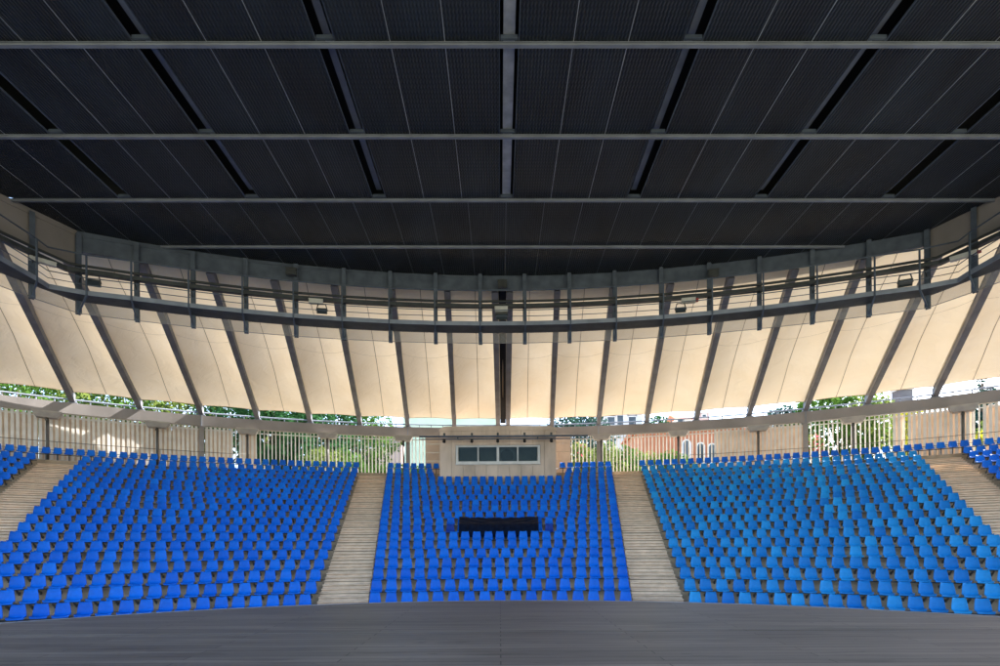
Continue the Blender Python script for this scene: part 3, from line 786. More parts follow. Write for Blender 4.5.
# cable tray with rungs
mb = MB(); mb.sweep(ring_path(0.42, 10.42), [(-0.11, 0), (0.11, 0), (0.11, 0.14), (0.09, 0.14), (0.09, 0.015), (-0.09, 0.015), (-0.09, 0.14), (-0.11, 0.14)]); mb.build('cable_tray', 'steel_dark', cw)
mb = MB()
for lane in range(4):
    pth = []
    for s in np.arange(all_s[0], all_s[-1], 0.5):
        pth.append(ring_off(float(s), 0.36 + 0.04 * lane, 10.47 + 0.05 * math.sin(s * (2.1 + lane) + lane) ** 2 + 0.02 * lane))
    mb.tube(pth, 0.018, 5)
mb.build('cable', 'black', cw, True)
for s in all_s:
    e0 = ring_off(s, 0.14, 10.40); e1 = ring_off(s, 0.56, 10.40)
    mb = MB(); mb.bar(e0, e1, 0.05, 0.035); mb.bar(ring_off(s, 0.16, 10.1), ring_off(s, 0.5, 10.38), 0.03, 0.03); mb.build('tray_bracket', 'steel_dark', cw)
for a, b in zip(all_s[:-1], all_s[1:]):
    p, q = ring_off(a, 0.20, 0), ring_off(b, 0.20, 0); t = (q - p); t.z = 0; t.normalize(); p = p + t * 0.03; q = q - t * 0.03
    mb = MB(); mb.add([(p.x, p.y, CZ + 8.95), (q.x, q.y, CZ + 8.95), (q.x, q.y, CZ + 9.40), (p.x, p.y, CZ + 9.40)], [(0, 1, 2, 3)])
    o = mb.build('skirt_panel', 'skirt', cw)
    mb = MB(); mb.bar((p.x, p.y, CZ + 8.945), (q.x, q.y, CZ + 8.945), 0.02, 0.02); mb.build('hem', 'ringbeam', o)

# lamps and boxes on the catwalk
def s_of_x(px, off=0.5):
    lo, hi = -28.0, 28.0
    best = min((abs(500 + F * ring_off(s, off, 0).x / ring_off(s, off, 0).y - px), s) for s in np.arange(-26, 26, 0.02)); return float(best[1])
def floodlight(px, py, w, h, label, off=0.62, tilt=0.5):
    s = s_of_x(px, off); p = ring_off(s, off, 0); _, z = XZ(px, py, p.y)
    q = ring_off(s, off + 1, 0); rz = math.atan2(q.x - p.x, -(q.y - p.y))
    root = empty('floodlight', (p.x, p.y, z), rz); tag(root, label, 'floodlight', 'floodlights on the catwalk')
    mt = Matrix.Rotation(tilt, 4, 'X')
    mb = MB(); mb.box(-w / 2, w / 2, -0.06, 0.08, -h / 2, h / 2, mt); mb.box(-w / 2 * .8, w / 2 * .8, 0.081, 0.13, -h / 2 * .7, h / 2 * .7, mt); mb.build('housing', 'steel_dark', root)
    mb = MB(); mb.box(-w / 2 + 0.03, w / 2 - 0.03, -0.068, -0.061, -h / 2 + 0.03, h / 2 - 0.03, mt); mb.build('lens', 'win_dark', root)
    mb = MB()
    zt = h / 2 + 0.18
    for sx in (-1, 1): mb.bar((sx * (w / 2 + 0.02), 0, 0), (sx * (w / 2 - 0.06), 0, zt), 0.025, 0.04)
    mb.bar((-w / 2 + 0.06, 0, zt), (w / 2 - 0.06, 0, zt), 0.03, 0.03); mb.build('yoke', 'steel_dark', root)
floodlight(95, 283, 0.46, 0.24, 'black floodlight hanging under the cable tray next to the catwalk corner above deep blue seats')
floodlight(323.5, 311, 0.42, 0.22, 'black floodlight under a white ballast box on the catwalk above deep blue seats')
floodlight(503, 316.5, 0.50, 0.25, 'black floodlight below the white box at the middle of the catwalk')
floodlight(682, 310, 0.42, 0.20, 'black floodlight next to a red-ended ballast box on the catwalk')
floodlight(907, 283, 0.46, 0.26, 'black floodlight hanging alone near the catwalk corner above faded seats')
def ballast(px, py, w, h, label, off=0.66, red=False, m='box_white'):
    s = s_of_x(px, off); p = ring_off(s, off, 0); _, z = XZ(px, py, p.y); q = ring_off(s, off + 1, 0); rz = math.atan2(q.x - p.x, -(q.y - p.y))
    root = empty('ballast_box', (p.x, p.y, z), rz); tag(root, label, 'box')
    mb = MB(); mb.box(-w / 2, w / 2, -0.09, 0.09, -h / 2, h / 2); mb.box(-w / 2 - 0.012, w / 2 + 0.012, -0.1, 0.1, h / 2 + 0.001, h / 2 + 0.03); mb.build('case', m, root)
    if red: MB().box(w / 2 + 0.013, w / 2 + 0.12, -0.07, 0.07, -h / 2 + 0.03, h / 2 - 0.02).build('end_cap', 'red', root)
    mb = MB()
    for sx in (-1, 1): mb.box(sx * w * 0.3 - 0.02, sx * w * 0.3 + 0.02, 0.091, 0.22, -0.02, 0.02)
    mb.build('clamp', 'steel_dark', root)
ballast(317.5, 302, 0.56, 0.16, 'white ballast box on the cable tray above a small floodlight')
ballast(503, 310, 0.56, 0.20, 'pale grey box at the middle of the catwalk railing', off=0.75)
ballast(690, 301, 0.56, 0.16, 'white ballast box with red end cap on the catwalk', red=True)
ballast(45, 262, 0.75, 0.12, 'long pale ballast tube at the catwalk corner above the deep blue side')
ballast(965, 256.5, 0.75, 0.12, 'long pale ballast tube at the catwalk corner above the faded side', red=True)
ballast(504, 284.5, 0.40, 0.30, 'dark square speaker box on the middle of the roof fascia', off=0.22, m='steel_dark')
ballast(293, 272, 0.42, 0.26, 'dark speaker box beside a catwalk post above the deep blue seats', off=0.35, m='steel_dark')
ballast(715, 273.5, 0.42, 0.26, 'dark speaker box beside a catwalk post above the faded seats', off=0.35, m='steel_dark')

# ------------------------------------------------------------------ fence along the back
def fence_pt(a, off=0.0): p = pol(RO + off, a, 0, OC); return Vector((p[0] + KO_X * 0.9, p[1], 0))
def ang_of_px(px, off=0.0):
    best = min((abs(500 + F * fence_pt(a, off).x / fence_pt(a, off).y - px), a) for a in np.arange(-0.95, 0.95, 0.0004)); return float(best[1])
Z_FT = Z_BEAM - 0.66
OPEN = [(233, 241), (256, 428), (570, 715), (805, 893), (902, 907), (975, 981)]
open_a = [(ang_of_px(a), ang_of_px(b)) for a, b in OPEN]
def is_open(a): return any(l <= a <= h for l, h in open_a)
pk = MB(); pk.box(-0.036, 0.036, -0.018, 0.018, 0, Z_FT - WALK_Z - 0.03); pk_me = pk.mesh('picket'); pk_me.materials.append(M['picket'])
pw = MB(); pw.box(-0.07, 0.07, -0.03, -0.012, 0, Z_FT - WALK_Z - 0.03); pw_me = pw.mesh('picket'); pw_me.materials.append(M['picket'])
FENCE = [(-52, -10, 'white picket fence backed with beige board beyond the outer deep blue aisle'),
         (-10, -6, 'white picket fence with closed beige backing behind the deep blue side block'),
         (-6, -2, 'white picket fence, mostly open to dark greenery, behind the deep blue block'),
         (-2, 'L', 'short open white picket fence beside the booth on its hedge side'),
         ('R', 2, 'short open white picket fence beside the booth on the red building side'),
         (2, 6, 'white picket fence, half open to the red building and half backed with board'),
         (6, 10, 'white picket fence half open to flowering shrubs behind the faded block'),
         (10, 52, 'white picket fence backed with beige board beyond the outer faded aisle')]
def kang(k): return math.copysign(K[abs(k)], k)
aL, aR = ang_of_px(428), ang_of_px(570)
picks = 0
for lo, hi, lab in FENCE:
    a0 = R(-50) if lo == -52 else (aR if lo == 'R' else kang(lo)); a1 = R(50) if hi == 52 else (aL if hi == 'L' else kang(hi))
    a0 += 0.17 / RO if lo not in ('R',) else 0.05 / RO; a1 -= 0.17 / RO
    base = fence_pt((a0 + a1) / 2); root = empty('picket_fence', (base.x, base.y, WALK_Z)); tag(root, lab, 'fence', 'fence bays under the ring beam')
    n = int((a1 - a0) * RO / 0.235); da = (a1 - a0) / n
    for k in range(n):
        a = a0 + (k + 0.5) * da; p = fence_pt(a)
        o = link('picket', pk_me if is_open(a) else pw_me, root); o.location = (p.x - base.x, p.y - base.y, 0.03); o.rotation_euler = (rng.normal(0, 0.003), rng.normal(0, 0.004), -a + rng.normal(0, 0.03)); picks += 1
    for z in (0.25, Z_FT - WALK_Z - 0.2):
        mb = MB(); pts = [fence_pt(a0 + (a1 - a0) * t / 12, 0.045) - base for t in range(13)]; mb.sweep([Vector((p.x, p.y, z)) for p in pts], [(-0.02, 0), (0.02, 0), (0.02, 0.05), (-0.02, 0.05)]); mb.build('rail', 'white_metal', root)
    # backing boards
    k = 0; step = 0.004; a = a0; start = None
    while a <= a1 + step:
        op = is_open(a) or a > a1
        if not op and start is None: start = a
        if op and start is not None:
            nb = max(1, round((a - start) * RO / 1.6)); w = (a - start) / nb
            for t in range(nb):
                b0, b1 = start + t * w + 0.006 / RO, start + (t + 1) * w - 0.006 / RO
                mb = MB(); pts = [fence_pt(b0 + (b1 - b0) * q / 3, 0.12) - base for q in range(4)]
                mb.sweep([Vector((p.x, p.y, 0.02)) for p in pts], [(-0.012, 0), (0.012, 0), (0.012, Z_FT - WALK_Z - 0.10), (-0.012, Z_FT - WALK_Z - 0.10)]); mb.build('backing_panel', 'backing', root)
            start = None
        a += step
# thin guard rail in front of the fence on both sides
for a0, a1, lab in ((ang_of_px(5) - 0.1, ang_of_px(250), 'thin dark guard rail behind the top row of the deep blue side'),
                    (ang_of_px(690), ang_of_px(995) + 0.1, 'thin dark guard rail behind the top row of the faded side')):
    base = fence_pt((a0 + a1) / 2, -0.45); root = empty('guard_rail', (base.x, base.y, WALK_Z)); tag(root, lab, 'railing', 'guard rails on the back walkway')
    nseg_ = int((a1 - a0) * RO / 1.6)
    for z in (1.22, 0.75):
        pts = [fence_pt(a0 + (a1 - a0) * t / nseg_, -0.45) - base + Vector((0, 0, z)) for t in range(nseg_ + 1)]
        MB().tube(pts, 0.016, 5).build('rail', 'pole', root, True)
    for t in range(nseg_ + 1):
        p = fence_pt(a0 + (a1 - a0) * t / nseg_, -0.45) - base; MB().tube([p + Vector((0, 0, 0.0)), p + Vector((0, 0, 1.22))], 0.014, 5).build('post', 'pole', root)

# lamp posts along the back walkway
lamp_lab = {48: 'with square flat head beside the outer deep blue aisle', 158: 'in front of closed white fence behind deep blue block',
            248: 'at the board panel next to the open greenery', 328: 'in front of the pale bush behind the open fence', 404: 'beside the hedge on the stairs side of the booth',
            602: 'with pale head next to the ring beam post by the booth', 679: 'in front of the red building', 759: 'in front of the flat beige board bay',
            854: 'in front of the flowering shrubs', 964: 'in front of the closed white fence near the outer faded aisle'}
for px, lab in lamp_lab.items():
    a = ang_of_px(px, -0.75); p = fence_pt(a, -0.75)
    root = empty('lamp_post', (p.x, p.y, WALK_Z), -a); tag(root, 'dark lamp post ' + lab, 'lamp', 'lamp posts on the back walkway')
    zt = Z_BEAM - 0.74 - WALK_Z
    MB().tube([(0, 0, 0), (0, 0, zt - 0.34)], 0.075, 8).build('pole', 'pole', root, True)
    MB().tube([(0, 0, 0), (0, 0, 0.05)], 0.14, 10).build('base_plate', 'pole', root)
    mb = MB(); w0, w1, d0, d1 = 0.46, 0.64, 0.26, 0.36
    v = [(-w0, -d0, zt - 0.34), (w0, -d0, zt - 0.34), (w0, d0, zt - 0.34), (-w0, d0, zt - 0.34), (-w1, -d1, zt - 0.06), (w1, -d1, zt - 0.06), (w1, d1, zt - 0.06), (-w1, d1, zt - 0.06), (-w1, -d1, zt), (w1, -d1, zt), (w1, d1, zt), (-w1, d1, zt)]
    mb.add(v, [(3, 2, 1, 0), (0, 1, 5, 4), (1, 2, 6, 5), (2, 3, 7, 6), (3, 0, 4, 7), (4, 5, 9, 8), (5, 6, 10, 9), (6, 7, 11, 10), (7, 4, 8, 11), (8, 9, 10, 11)])
    mb.build('head', 'lamp_head', root)
    MB().box(-0.1, 0.02, -0.12, 0.0, zt - 0.50, zt - 0.42).build('arm_clamp', 'pole', root)

# ------------------------------------------------------------------ control booth
def booth():
    yf = SC + row_r(18) - 0.80; yb = yf + 5.0
    hw = 3.54; z0 = tier_z(17); z1 = CZ + 7.0; cx_ = -0.09
    root = empty('control_booth', (cx_, yf, tier_z(18))); tag(root, 'concrete control booth with a four-pane window above the middle seat block', 'booth')
    T = root.location
    def L(mb, n, m, par=root): 
        mb.v = [(x - T.x, y - T.y, z - T.z) for x, y, z in mb.v]; return mb.build(n, m, par)
    wx0, wx1 = cx_ - 2.56, cx_ + 2.56; wz0 = CZ + (YH - 463.8) / F * yf; wz1 = CZ + (YH - 445.5) / F * yf
    # vertical board-marked wall panels with open joints around the window
    xs = [cx_ - hw + 2 * hw * t / 10 for t in range(11)]
    for t in range(10):
        a, b = xs[t] + 0.008, xs[t + 1] - 0.008
        if b < wx0 + 0.02 or a > wx1 - 0.02:
            L(MB().box(a, b, yf, yf + 0.25, z0, z1 - 0.10), 'wall_panel', 'booth_wall')
        else:
            aa, bb = max(a, cx_ - hw), b
            L(MB().box(aa, bb, yf, yf + 0.25, z0, wz0 - 0.03), 'wall_panel', 'booth_wall'); L(MB().box(aa, bb, yf, yf + 0.25, wz1 + 0.03, z1 - 0.10), 'wall_panel', 'booth_wall')
            if aa < wx0 - 0.03: L(MB().box(aa, wx0 - 0.02, yf + 0.001, yf + 0.249, wz0 - 0.03, wz1 + 0.03), 'wall_panel', 'booth_wall')
            if bb > wx1 + 0.03: L(MB().box(wx1 + 0.02, bb, yf + 0.001, yf + 0.249, wz0 - 0.03, wz1 + 0.03), 'wall_panel', 'booth_wall')
    for sx in (-1, 1):
        x = cx_ + sx * hw; L(MB().box(min(x, x - sx * 0.2), max(x, x - sx * 0.2), yf + 0.252, yb, z0, z1 - 0.10), 'side_wall', 'booth_wall')
        # recessed board wings beside the booth
        xa, xb = sorted((cx_ + sx * (hw + 0.01), cx_ + sx * 4.98)); yw = 38.15
        nb = 5; zb, zt_ = WALK_Z, Z_BEAM - 0.64
        for t in range(nb):
            L(MB().box(xa, xb, yw, yw + 0.05, zb + (zt_ - zb) * t / nb + 0.008, zb + (zt_ - zb) * (t + 1) / nb - 0.008), 'wing_board', 'board')
    # rounded parapet
    pr = MB(); n = 8; pts = []
    for t in range(n + 1): a = math.pi - math.pi / 2 * t / n; pts.append((cx_ - hw - 0.03 + 0.5 + 0.5 * math.cos(a), z1 - 0.10 + 0.28 * math.sin(a)))
    for t in range(n + 1): a = math.pi / 2 - math.pi / 2 * t / n; pts.append((cx_ + hw + 0.03 - 0.5 + 0.5 * math.cos(a), z1 - 0.10 + 0.28 * math.sin(a)))
    m = len(pts)
    pr.add([(x, yf - 0.03, z) for x, z in pts] + [(x, yb, z) for x, z in pts], [tuple(range(m))[::-1], tuple(m + q for q in range(m))] + [(q, q + 1, m + q + 1, m + q) for q in range(m - 1)] + [(m - 1, 0, m, 2 * m - 1)])
    L(pr, 'parapet', 'booth_wall')
    L(MB().box(cx_ - hw + 0.21, cx_ + hw - 0.21, yf + 0.9 + 2, yf + 0.95 + 2, z0, z1 - 0.11), 'back_wall', 'interior')
    L(MB().box(cx_ - hw + 0.21, cx_ + hw - 0.21, yf + 0.26, yf + 2.89, wz0 - 0.25, wz0 - 0.20), 'desk', 'interior')
    # window
    win = empty('window'); win.parent = root
    fw = 0.10; fr = MB()
    yy0, yy1 = yf - 0.05, yf + 0.12
    fr.box(wx0, wx1, yy0, yy1, wz0, wz0 + fw + 0.05); fr.box(wx0, wx1, yy0, yy1, wz1 - fw, wz1)
    fr.box(wx0, wx0 + fw + 0.05, yy0, yy1, wz0 + fw + 0.05, wz1 - fw); fr.box(wx1 - fw - 0.05, wx1, yy0, yy1, wz0 + fw + 0.05, wz1 - fw)
    L(fr, 'frame', 'frame_white', win)
    ed = [wx0 + fw + 0.05 + (wx1 - wx0 - 2 * fw - 0.1) * t / 4 for t in range(5)]
    for t in range(1, 4):
        w = 0.075 if t == 2 else 0.04; L(MB().box(ed[t] - w, ed[t] + w, yy0 + 0.01, yy1 - 0.01, wz0 + fw + 0.05, wz1 - fw), 'mullion', 'frame_white', win)
    for t in range(4):
        w = 0.08; L(MB().box(ed[t] + w - 0.04 * (t != 1), ed[t + 1] - w + 0.03, yf + 0.03, yf + 0.038, wz0 + fw + 0.04, wz1 - fw + 0.01), 'pane', 'glass', win)
    L(MB().box(wx0 - 0.03, wx1 + 0.03, yy0 - 0.06, yy1 - 0.06, wz0 - 0.05, wz0 - 0.002), 'sill', 'frame_white', win)
    # round fan standing behind the third pane
    fc = Vector(((ed[2] + ed[3]) / 2 - 0.05, yf + 0.5, (wz0 + wz1) / 2 - 0.02))
    fan = empty('fan', fc); tag(fan, 'round black fan standing behind the booth window', 'fan')
    mb = MB(); n = 20
    mb.tube([(0, -0.12, 0), (0, 0.12, 0)], 0.40, n); mb.build('drum', 'black', fan)
    mb = MB()
    for r in (0.1, 0.2, 0.3, 0.395): mb.tube([(r * math.cos(2 * math.pi * t / n), -0.14, r * math.sin(2 * math.pi * t / n)) for t in range(n + 1)], 0.008, 4)
    mb.build('grille', 'steel_dark', fan)
    mb = MB(); mb.bar((0, 0, -0.4), (0, 0, wz0 - 0.2 - fc.z), 0.08, 0.08); mb.build('stand', 'steel_dark', fan)
    pc = empty('desk_papers', (ed[1] + 0.25, yf + 0.42, wz0 - 0.199)); tag(pc, 'white equipment on the desk behind the second booth pane', 'equipment')
    MB().box(-0.18, 0.18, -0.1, 0.12, 0, 0.28).build('case', 'box_white', pc); MB().box(-0.15, 0.15, -0.107, -0.101, 0.10, 0.25).build('screen', 'win_dark', pc)
    # pipe with spotlights in front of the booth
    zp = CZ + (YH - 436.2) / F * (yf - 0.5)
    lb = empty('spotlight_bar', (cx_, yf - 0.5, zp)); tag(lb, 'steel pipe with small black spotlights across the booth front', 'light bar')
    MB().tube([(-4.7, 0, 0), (5.4, 0, 0)], 0.06, 8).build('pipe', 'steel', lb, True)
    MB().tube([(-4.7, 0, -0.16), (5.4, 0, -0.16)], 0.035, 8).build('pipe', 'steel', lb, True)
    for x in (-3.2, -1.55, 0.0, 1.6, 3.2):
        mb = MB(); mb.tube([(x, -0.05, -0.22), (x, -0.14, -0.36)], 0.09, 10); mb.build('spotlight', 'black', lb, True)
        mb = MB(); mb.bar((x, 0, 0.06), (x, 0, 0.2), 0.12, 0.12); mb.build('clamp', 'steel_dark', lb)
    for x in (-2.4, 2.4): MB().bar((x, 0.02, -0.08), (x, 0.51, -0.08), 0.06, 0.06).build('wall_bracket', 'steel_dark', lb)
booth()

# ------------------------------------------------------------------ outside: plants
def leaf_cloud(blobs, n, size, flat=0.0):
    """leaf quads spread through a set of ellipsoid clumps"""
    vol = np.array([b[1][0] * b[1][1] * b[1][2] for b in blobs]); vol = vol ** 0.8; pr = vol / vol.sum()
    idx = rng.choice(len(blobs), n, p=pr)
    d = rng.normal(size=(n, 3)); d /= np.linalg.norm(d, axis=1)[:, None]
    rad = rng.uniform(0.55, 1.06, n) ** 0.6
    c = np.array([b[0] for b in blobs])[idx]; s = np.array([b[1] for b in blobs])[idx]
    p = c + d * s * rad[:, None]
    a = rng.normal(size=(n, 3)); a /= np.linalg.norm(a, axis=1)[:, None]
    b = np.cross(a, d + rng.normal(0, 0.5, (n, 3))); b /= np.linalg.norm(b, axis=1)[:, None] + 1e-9
    sz = size * rng.uniform(0.6, 1.4, n)[:, None]
    v = np.stack([p - a * sz, p + b * sz * 0.45, p + a * sz, p - b * sz * 0.45], 1).reshape(-1, 3)
    f = np.arange(4 * n).reshape(-1, 4)
    return v.tolist(), f.tolist()
def tree(name, label, x, y, h, rx, leaf, n=2600, size=0.20, z0=None, trunk=0.3, cat='tree', group='trees beyond the fence', shape='round', petals=None):
    z0 = WALK_Z - 0.06 if z0 is None else z0
    root = empty(name, (x, y, z0)); tag(root, label, cat, group)
    blobs = []; nb = 16
    ch = h * (1 - trunk)
    for q in range(nb):
        t = (q + 0.5) / nb
        if shape == 'cone': rr = rx * (1.05 - t); zz = h * trunk + ch * t; off = rr * 0.45
        else: rr = rx; zz = h * trunk + ch * (0.12 + 0.8 * t); off = rx * math.sin(math.pi * (0.15 + 0.75 * t)) * 0.75
        a = q * 2.4 + rng.uniform(-.4, .4)
        sc = (0.5 if shape == 'round' else 0.55) * rr * rng.uniform(0.7, 1.1)
        blobs.append(((off * math.cos(a), off * math.sin(a), zz), (sc, sc, sc * (0.75 if shape == 'round' else 0.6))))
    v, f = leaf_cloud(blobs, n, size)
    mb = MB(); mb.v = [tuple(q) for q in v]; mb.f = [tuple(q) for q in f]; mb.build('crown', leaf, root)
    mb = MB(); tr = max(0.05, h * 0.022)
    top = blobs[-1][0]
    mb.tube([(0, 0, -0.1), (0.03 * h * rng.uniform(-1, 1), 0.02 * h, h * 0.35), (top[0] * 0.2, top[1] * 0.2, h * 0.85)], tr, 7, rads=[tr, tr * 0.7, tr * 0.2])
    for b in blobs[::2]: mb.tube([(0, 0.01 * h, max(h * 0.18, b[0][2] * 0.55)), (b[0][0] * 0.5, b[0][1] * 0.5, b[0][2] * 0.8), b[0]], tr * .4, 5, rads=[tr * 0.45, tr * 0.3, tr * 0.1])
    mb.build('trunk', 'bark', root, True)
    if petals:
        v, f = leaf_cloud(blobs, petals, 0.11); mb = MB(); mb.v = [tuple(q) for q in v]; mb.f = [tuple(q) for q in f]; mb.build('blossom', 'petal', root)
def at(px, D): return (px - 500) / F * D
T_LEFT = [(20, 42, 9.5, 3.4, 'leaf_mid'), (75, 45, 9.6, 3.4, 'leaf_light'), (128, 46, 9.5, 3.4, 'leaf_mid'), (182, 47, 9.4, 3.4, 'leaf_light'), (228, 48, 9.2, 3.0, 'leaf_dark')]
TL = ['leafy green tree behind the closed fence next to the outer deep blue aisle', 'light green tree behind the second bay of sunlit ring beam', 'mid green tree behind the closed fence of the deep blue side',
      'yellow-green tree behind the closed fence near the ring beam post', 'dark tree at the narrow fence gap beside the board panel']
for (px, D, h, rx, lf), lab in zip(T_LEFT, TL): tree('leafy_tree', lab, at(px, D), D, h, rx, lf, n=3200)
tree('leafy_tree', 'dense dark green tree right behind the open pickets', at(277, 46), 46, 8.0, 2.9, 'leaf_dark', n=5200, trunk=0.1)
tree('leafy_tree', 'dark green tree beside the pale bush behind the open pickets', at(308, 49), 49, 8.4, 2.9, 'leaf_dark', n=4600, trunk=0.1)
tree('leafy_tree', 'bright yellow-green tree top above the dark trees', at(266, 52), 52, 8.8, 1.8, 'leaf_light', n=2000)
tree('shrub', 'pale flowering bush behind the open pickets', at(325, 44), 44, 3.0, 1.7, 'leaf_light', n=2600, trunk=0.05, cat='shrub', group='shrubs beyond the fence', size=0.13)
tree('shrub', 'rounded green bush next to the hedge behind the stair top', at(347, 45), 45, 3.1, 1.5, 'leaf_mid', n=2600, trunk=0.05, cat='shrub', group='shrubs beyond the fence', size=0.12)
tree('leafy_tree', 'dark tree behind the sand-coloured house roof', at(340, 66), 66, 12.5, 4.0, 'leaf_dark', n=3600, size=0.25)
tree('leafy_tree', 'green tree between the sand-coloured house and the green hall', at(370, 70), 70, 12.6, 3.4, 'leaf_mid', n=3200, size=0.22)
tree('leafy_tree', 'grey-green tree behind the booth on the red building side', at(578, 52), 52, 8.0, 3.2, 'leaf_blue', n=3800)
tree('shrub', 'light green bush with red flowers beside the booth', at(578, 44), 44, 3.3, 1.4, 'leaf_light', n=2300, trunk=0.05, cat='shrub', group='shrubs beyond the fence', size=0.12, petals=140)
tree('shrub', 'light green bush behind the pale lamp head', at(606, 45), 45, 3.4, 1.6, 'leaf_light', n=2500, trunk=0.05, cat='shrub', group='shrubs beyond the fence', size=0.12)
tree('shrub', 'tall yellow-green bush behind the open pickets near the red building', at(626, 46), 46, 3.3, 1.5, 'leaf_mid', n=2500, trunk=0.05, cat='shrub', group='shrubs beyond the fence', size=0.12)
tree('shrub', 'grey-green bush in front of the red building wall', at(652, 47), 47, 3.1, 1.5, 'leaf_light', n=2300, trunk=0.05, cat='shrub', group='shrubs beyond the fence', size=0.12)
tree('shrub', 'dark green bush in front of the red building wall', at(672, 46), 46, 2.9, 1.4, 'leaf_mid', n=2300, trunk=0.05, cat='shrub', group='shrubs beyond the fence', size=0.12)
tree('shrub', 'pale green bush under the arched windows of the red building', at(688, 46), 46, 2.4, 0.9, 'leaf_light', n=1800, trunk=0.05, cat='shrub', group='shrubs beyond the fence', size=0.11)
tree('leafy_tree', 'dark round tree behind the red building roof', at(657, 92), 92, 16.2, 3.6, 'leaf_dark', n=2600, size=0.32)
tree('leafy_tree', 'blue-green tree behind the flat board fence bay', at(785, 55), 55, 9.0, 1.9, 'leaf_blue', n=2600, size=0.2)
tree('leafy_tree', 'broad green tree behind the open pickets of the faded side', at(838, 46), 46, 8.3, 3.2, 'leaf_mid', n=6000, trunk=0.12)
tree('shrub', 'pink flowering shrub behind the ring beam post', at(812, 42), 42, 3.6, 1.1, 'leaf_light', n=1400, trunk=0.08, cat='shrub', group='shrubs beyond the fence', size=0.11, petals=420)
tree('leafy_tree', 'pale airy tree behind the open pickets next to the white board', at(868, 44), 44, 6.9, 2.2, 'leaf_light', n=2800, size=0.15)
tree('shrub', 'yellow-green bush behind the narrow gap in the closed fence', at(905, 43), 43, 3.6, 1.0, 'leaf_yellow', n=1500, trunk=0.05, cat='shrub', group='shrubs beyond the fence', size=0.12)
tree('shrub', 'yellow flowering tree top below the grey tower', at(907, 46), 46, 6.3, 1.5, 'leaf_yellow', n=2200, trunk=0.5, cat='shrub', group='shrubs beyond the fence', size=0.12)
tree('shrub', 'yellow-green bush behind the fence gap by the outer faded aisle', at(979, 40), 40, 3.4, 1.0, 'leaf_yellow', n=1500, trunk=0.05, cat='shrub', group='shrubs beyond the fence', size=0.12)
tree('pine_tree', 'blue-green pine standing against the white sky', at(984, 58), 58, 14.0, 2.9, 'leaf_blue', n=3000, shape='cone', size=0.2, trunk=0.4)
tree('leafy_tree', 'low green tree at the foot of the pine', at(1010, 46), 46, 6.0, 2.4, 'leaf_light', n=2200)

def hedge(px0, px1, D, h, label):
    x0, x1 = at(px0, D), at(px1, D); n = 5200; L = x1 - x0
    root = empty('hedge', ((x0 + x1) / 2, D, WALK_Z - 0.06)); tag(root, label, 'hedge')
    blobs = []
    for q in range(26):
        t = (q + 0.5) / 26; blobs.append(((-L / 2 + L * t, rng.uniform(-.15, .15), h * 0.55 + rng.uniform(-.08, .08)), (L / 26 * 1.2, 0.55, h * 0.52)))
    v, f = leaf_cloud(blobs, n, 0.11); mb = MB(); mb.v = [tuple(q) for q in v]; mb.f = [tuple(q) for q in f]; mb.build('foliage', 'leaf_mid', root)
    mb = MB()
    for q in range(14): x = -L / 2 + L * (q + .5) / 14; mb.tube([(x, 0, -0.05), (x + 0.05, 0, h * 0.7)], 0.03, 5)
    mb.build('stem', 'bark', root)
hedge(352, 432, 45.5, 1.9, 'long clipped green hedge behind the fence at the stair top')

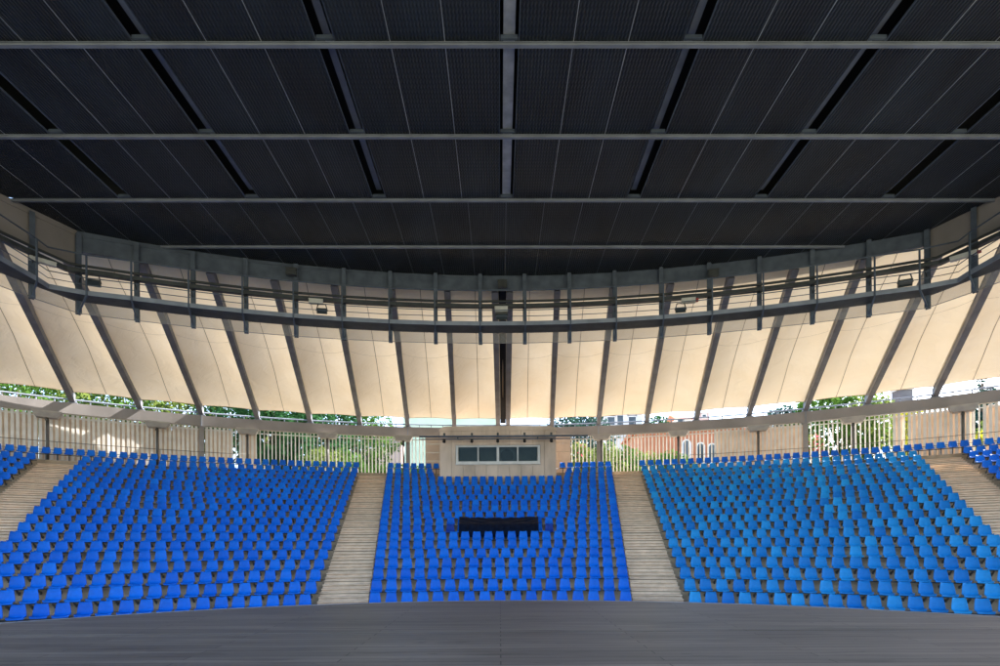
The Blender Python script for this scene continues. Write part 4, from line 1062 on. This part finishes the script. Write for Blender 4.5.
# ------------------------------------------------------------------ outside: buildings
def building(name, label, px0, px1, D, ptop, depth, wall, roofm=None, roof_h=0.0, wins=(), winm='win_dark', cat='building', pbase=None, arches=False):
    x0, x1 = at(px0, D), at(px1, D); zt = CZ + (YH - ptop) / F * D; z0 = WALK_Z - 0.1
    root = empty(name, ((x0 + x1) / 2, D, z0)); tag(root, label, cat); hw = (x1 - x0) / 2; H = zt - z0
    MB().box(-hw, hw, 0, depth, 0, H).build('wall', wall, root)
    if roofm:
        mb = MB(); e = 0.35
        mb.add([(-hw - e, -e, H + 0.003), (hw + e, -e, H + 0.003), (hw + e, depth + e, H + 0.003), (-hw - e, depth + e, H + 0.003), (-hw - e, depth / 2, H + roof_h), (hw + e, depth / 2, H + roof_h)],
               [(0, 1, 5, 4), (2, 3, 4, 5), (0, 4, 3), (1, 2, 5), (3, 2, 1, 0)])
        mb.build('roof', roofm, root)
    else: MB().box(-hw - 0.12, hw + 0.12, -0.12, depth + 0.12, H + 0.002, H + 0.25).build('parapet', 'plaster_white', root)
    for (wx, wy, ww, wh, arch) in wins:       # window centre in pixels, size in metres
        X = at(wx, D) - (x0 + x1) / 2; Z = CZ + (YH - wy) / F * D - z0
        w = empty('window', (X, -0.02, Z)); w.parent = root
        mb = MB()
        fr = 0.16
        mb.box(-ww / 2 - fr, -ww / 2, -0.07, 0.0, -wh / 2, wh / 2); mb.box(ww / 2, ww / 2 + fr, -0.07, 0.0, -wh / 2, wh / 2); mb.box(-ww / 2 - fr, ww / 2 + fr, -0.10, 0.0, -wh / 2 - fr, -wh / 2)
        if arch:
            n = 10; P = []
            for t in range(n + 1):
                a = math.pi * t / n; P.append(((ww / 2) * math.cos(a), (ww / 2) * math.sin(a))); P.append(((ww / 2 + fr) * math.cos(a), (ww / 2 + fr) * math.sin(a)))
            b = len(mb.v); m_ = len(P)
            mb.v += [(x, -0.07, wh / 2 + z) for x, z in P] + [(x, 0, wh / 2 + z) for x, z in P]
            for t in range(n):
                q = b + 2 * t; mb.f.append((q, q + 1, q + 3, q + 2)); mb.f.append((q + 1, q + m_ + 1, q + m_ + 3, q + 3)); mb.f.append((q, q + 2, q + m_ + 2, q + m_))
        else: mb.box(-ww / 2 - fr, ww / 2 + fr, -0.07, 0.0, wh / 2, wh / 2 + fr)
        mb.build('frame', 'plaster_white', w)
        g = MB()
        if arch:
            n = 10; P = [(-ww / 2, -wh / 2), (ww / 2, -wh / 2)] + [(ww / 2 * math.cos(math.pi * t / n), wh / 2 + ww / 2 * math.sin(math.pi * t / n)) for t in range(n + 1)]
            g.add([(x, -0.01, z) for x, z in P], [tuple(range(len(P)))[::-1]])
        else: g.box(-ww / 2, ww / 2, -0.02, -0.005, -wh / 2, wh / 2)
        g.build('pane', winm, w)
    return root
building('red_building', 'orange-red walled building with white arched windows beyond the fence', 643, 745, 66, 430, 10, 'brick', 'roof_tile', 0.9,
         [(687, 453, 0.75, 1.9, True), (701, 456, 0.75, 1.9, True), (712.5, 457, 0.75, 1.9, True)])
building('white_house', 'small white house with orange roof behind the red building', 677, 692, 100, 420, 6, 'plaster_white', 'roof_tile', 1.4, [(681, 423, 0.9, 0.9, False)], cat='house')
building('pink_house', 'pinkish house block against the white sky', 701, 710, 110, 414.5, 5, 'plaster_pink', None, 0, [(705, 417.5, 0.7, 0.6, False)], cat='house')
building('blue_white_building', 'pale blue-white apartment block seen above the ring beam', 598, 643, 95, 408, 10, 'plaster_white', None, 0,
         [(612, 421, 1.2, 1.6, False), (621, 421, 1.0, 1.6, False), (633, 421, 1.2, 1.6, False), (612, 414, 1.2, 1.0, False), (633, 414, 1.2, 1.0, False)])
gb = building('green_hall', 'pale green hall with a blue stripe behind the booth', 404, 497, 62, 414, 12, 'plaster_green')
MB().box(-5.4, 5.4, -0.06, -0.004, 3.35, 3.75).build('stripe', 'paint_blue', gb)
building('tan_house', 'sand-coloured house with brown tiled gable roof beyond the hedge', 362, 402, 78, 436, 8, 'plaster_pink', 'plaster_tan', 2.2, [(372, 443, 0.9, 1.0, False), (388, 443, 0.9, 1.0, False)], cat='house')
tw = building('grey_tower', 'square dark grey tower rising behind yellow bushes', 901.5, 914, 70, 392, 1.6, 'tower', None, 0, [], cat='tower')
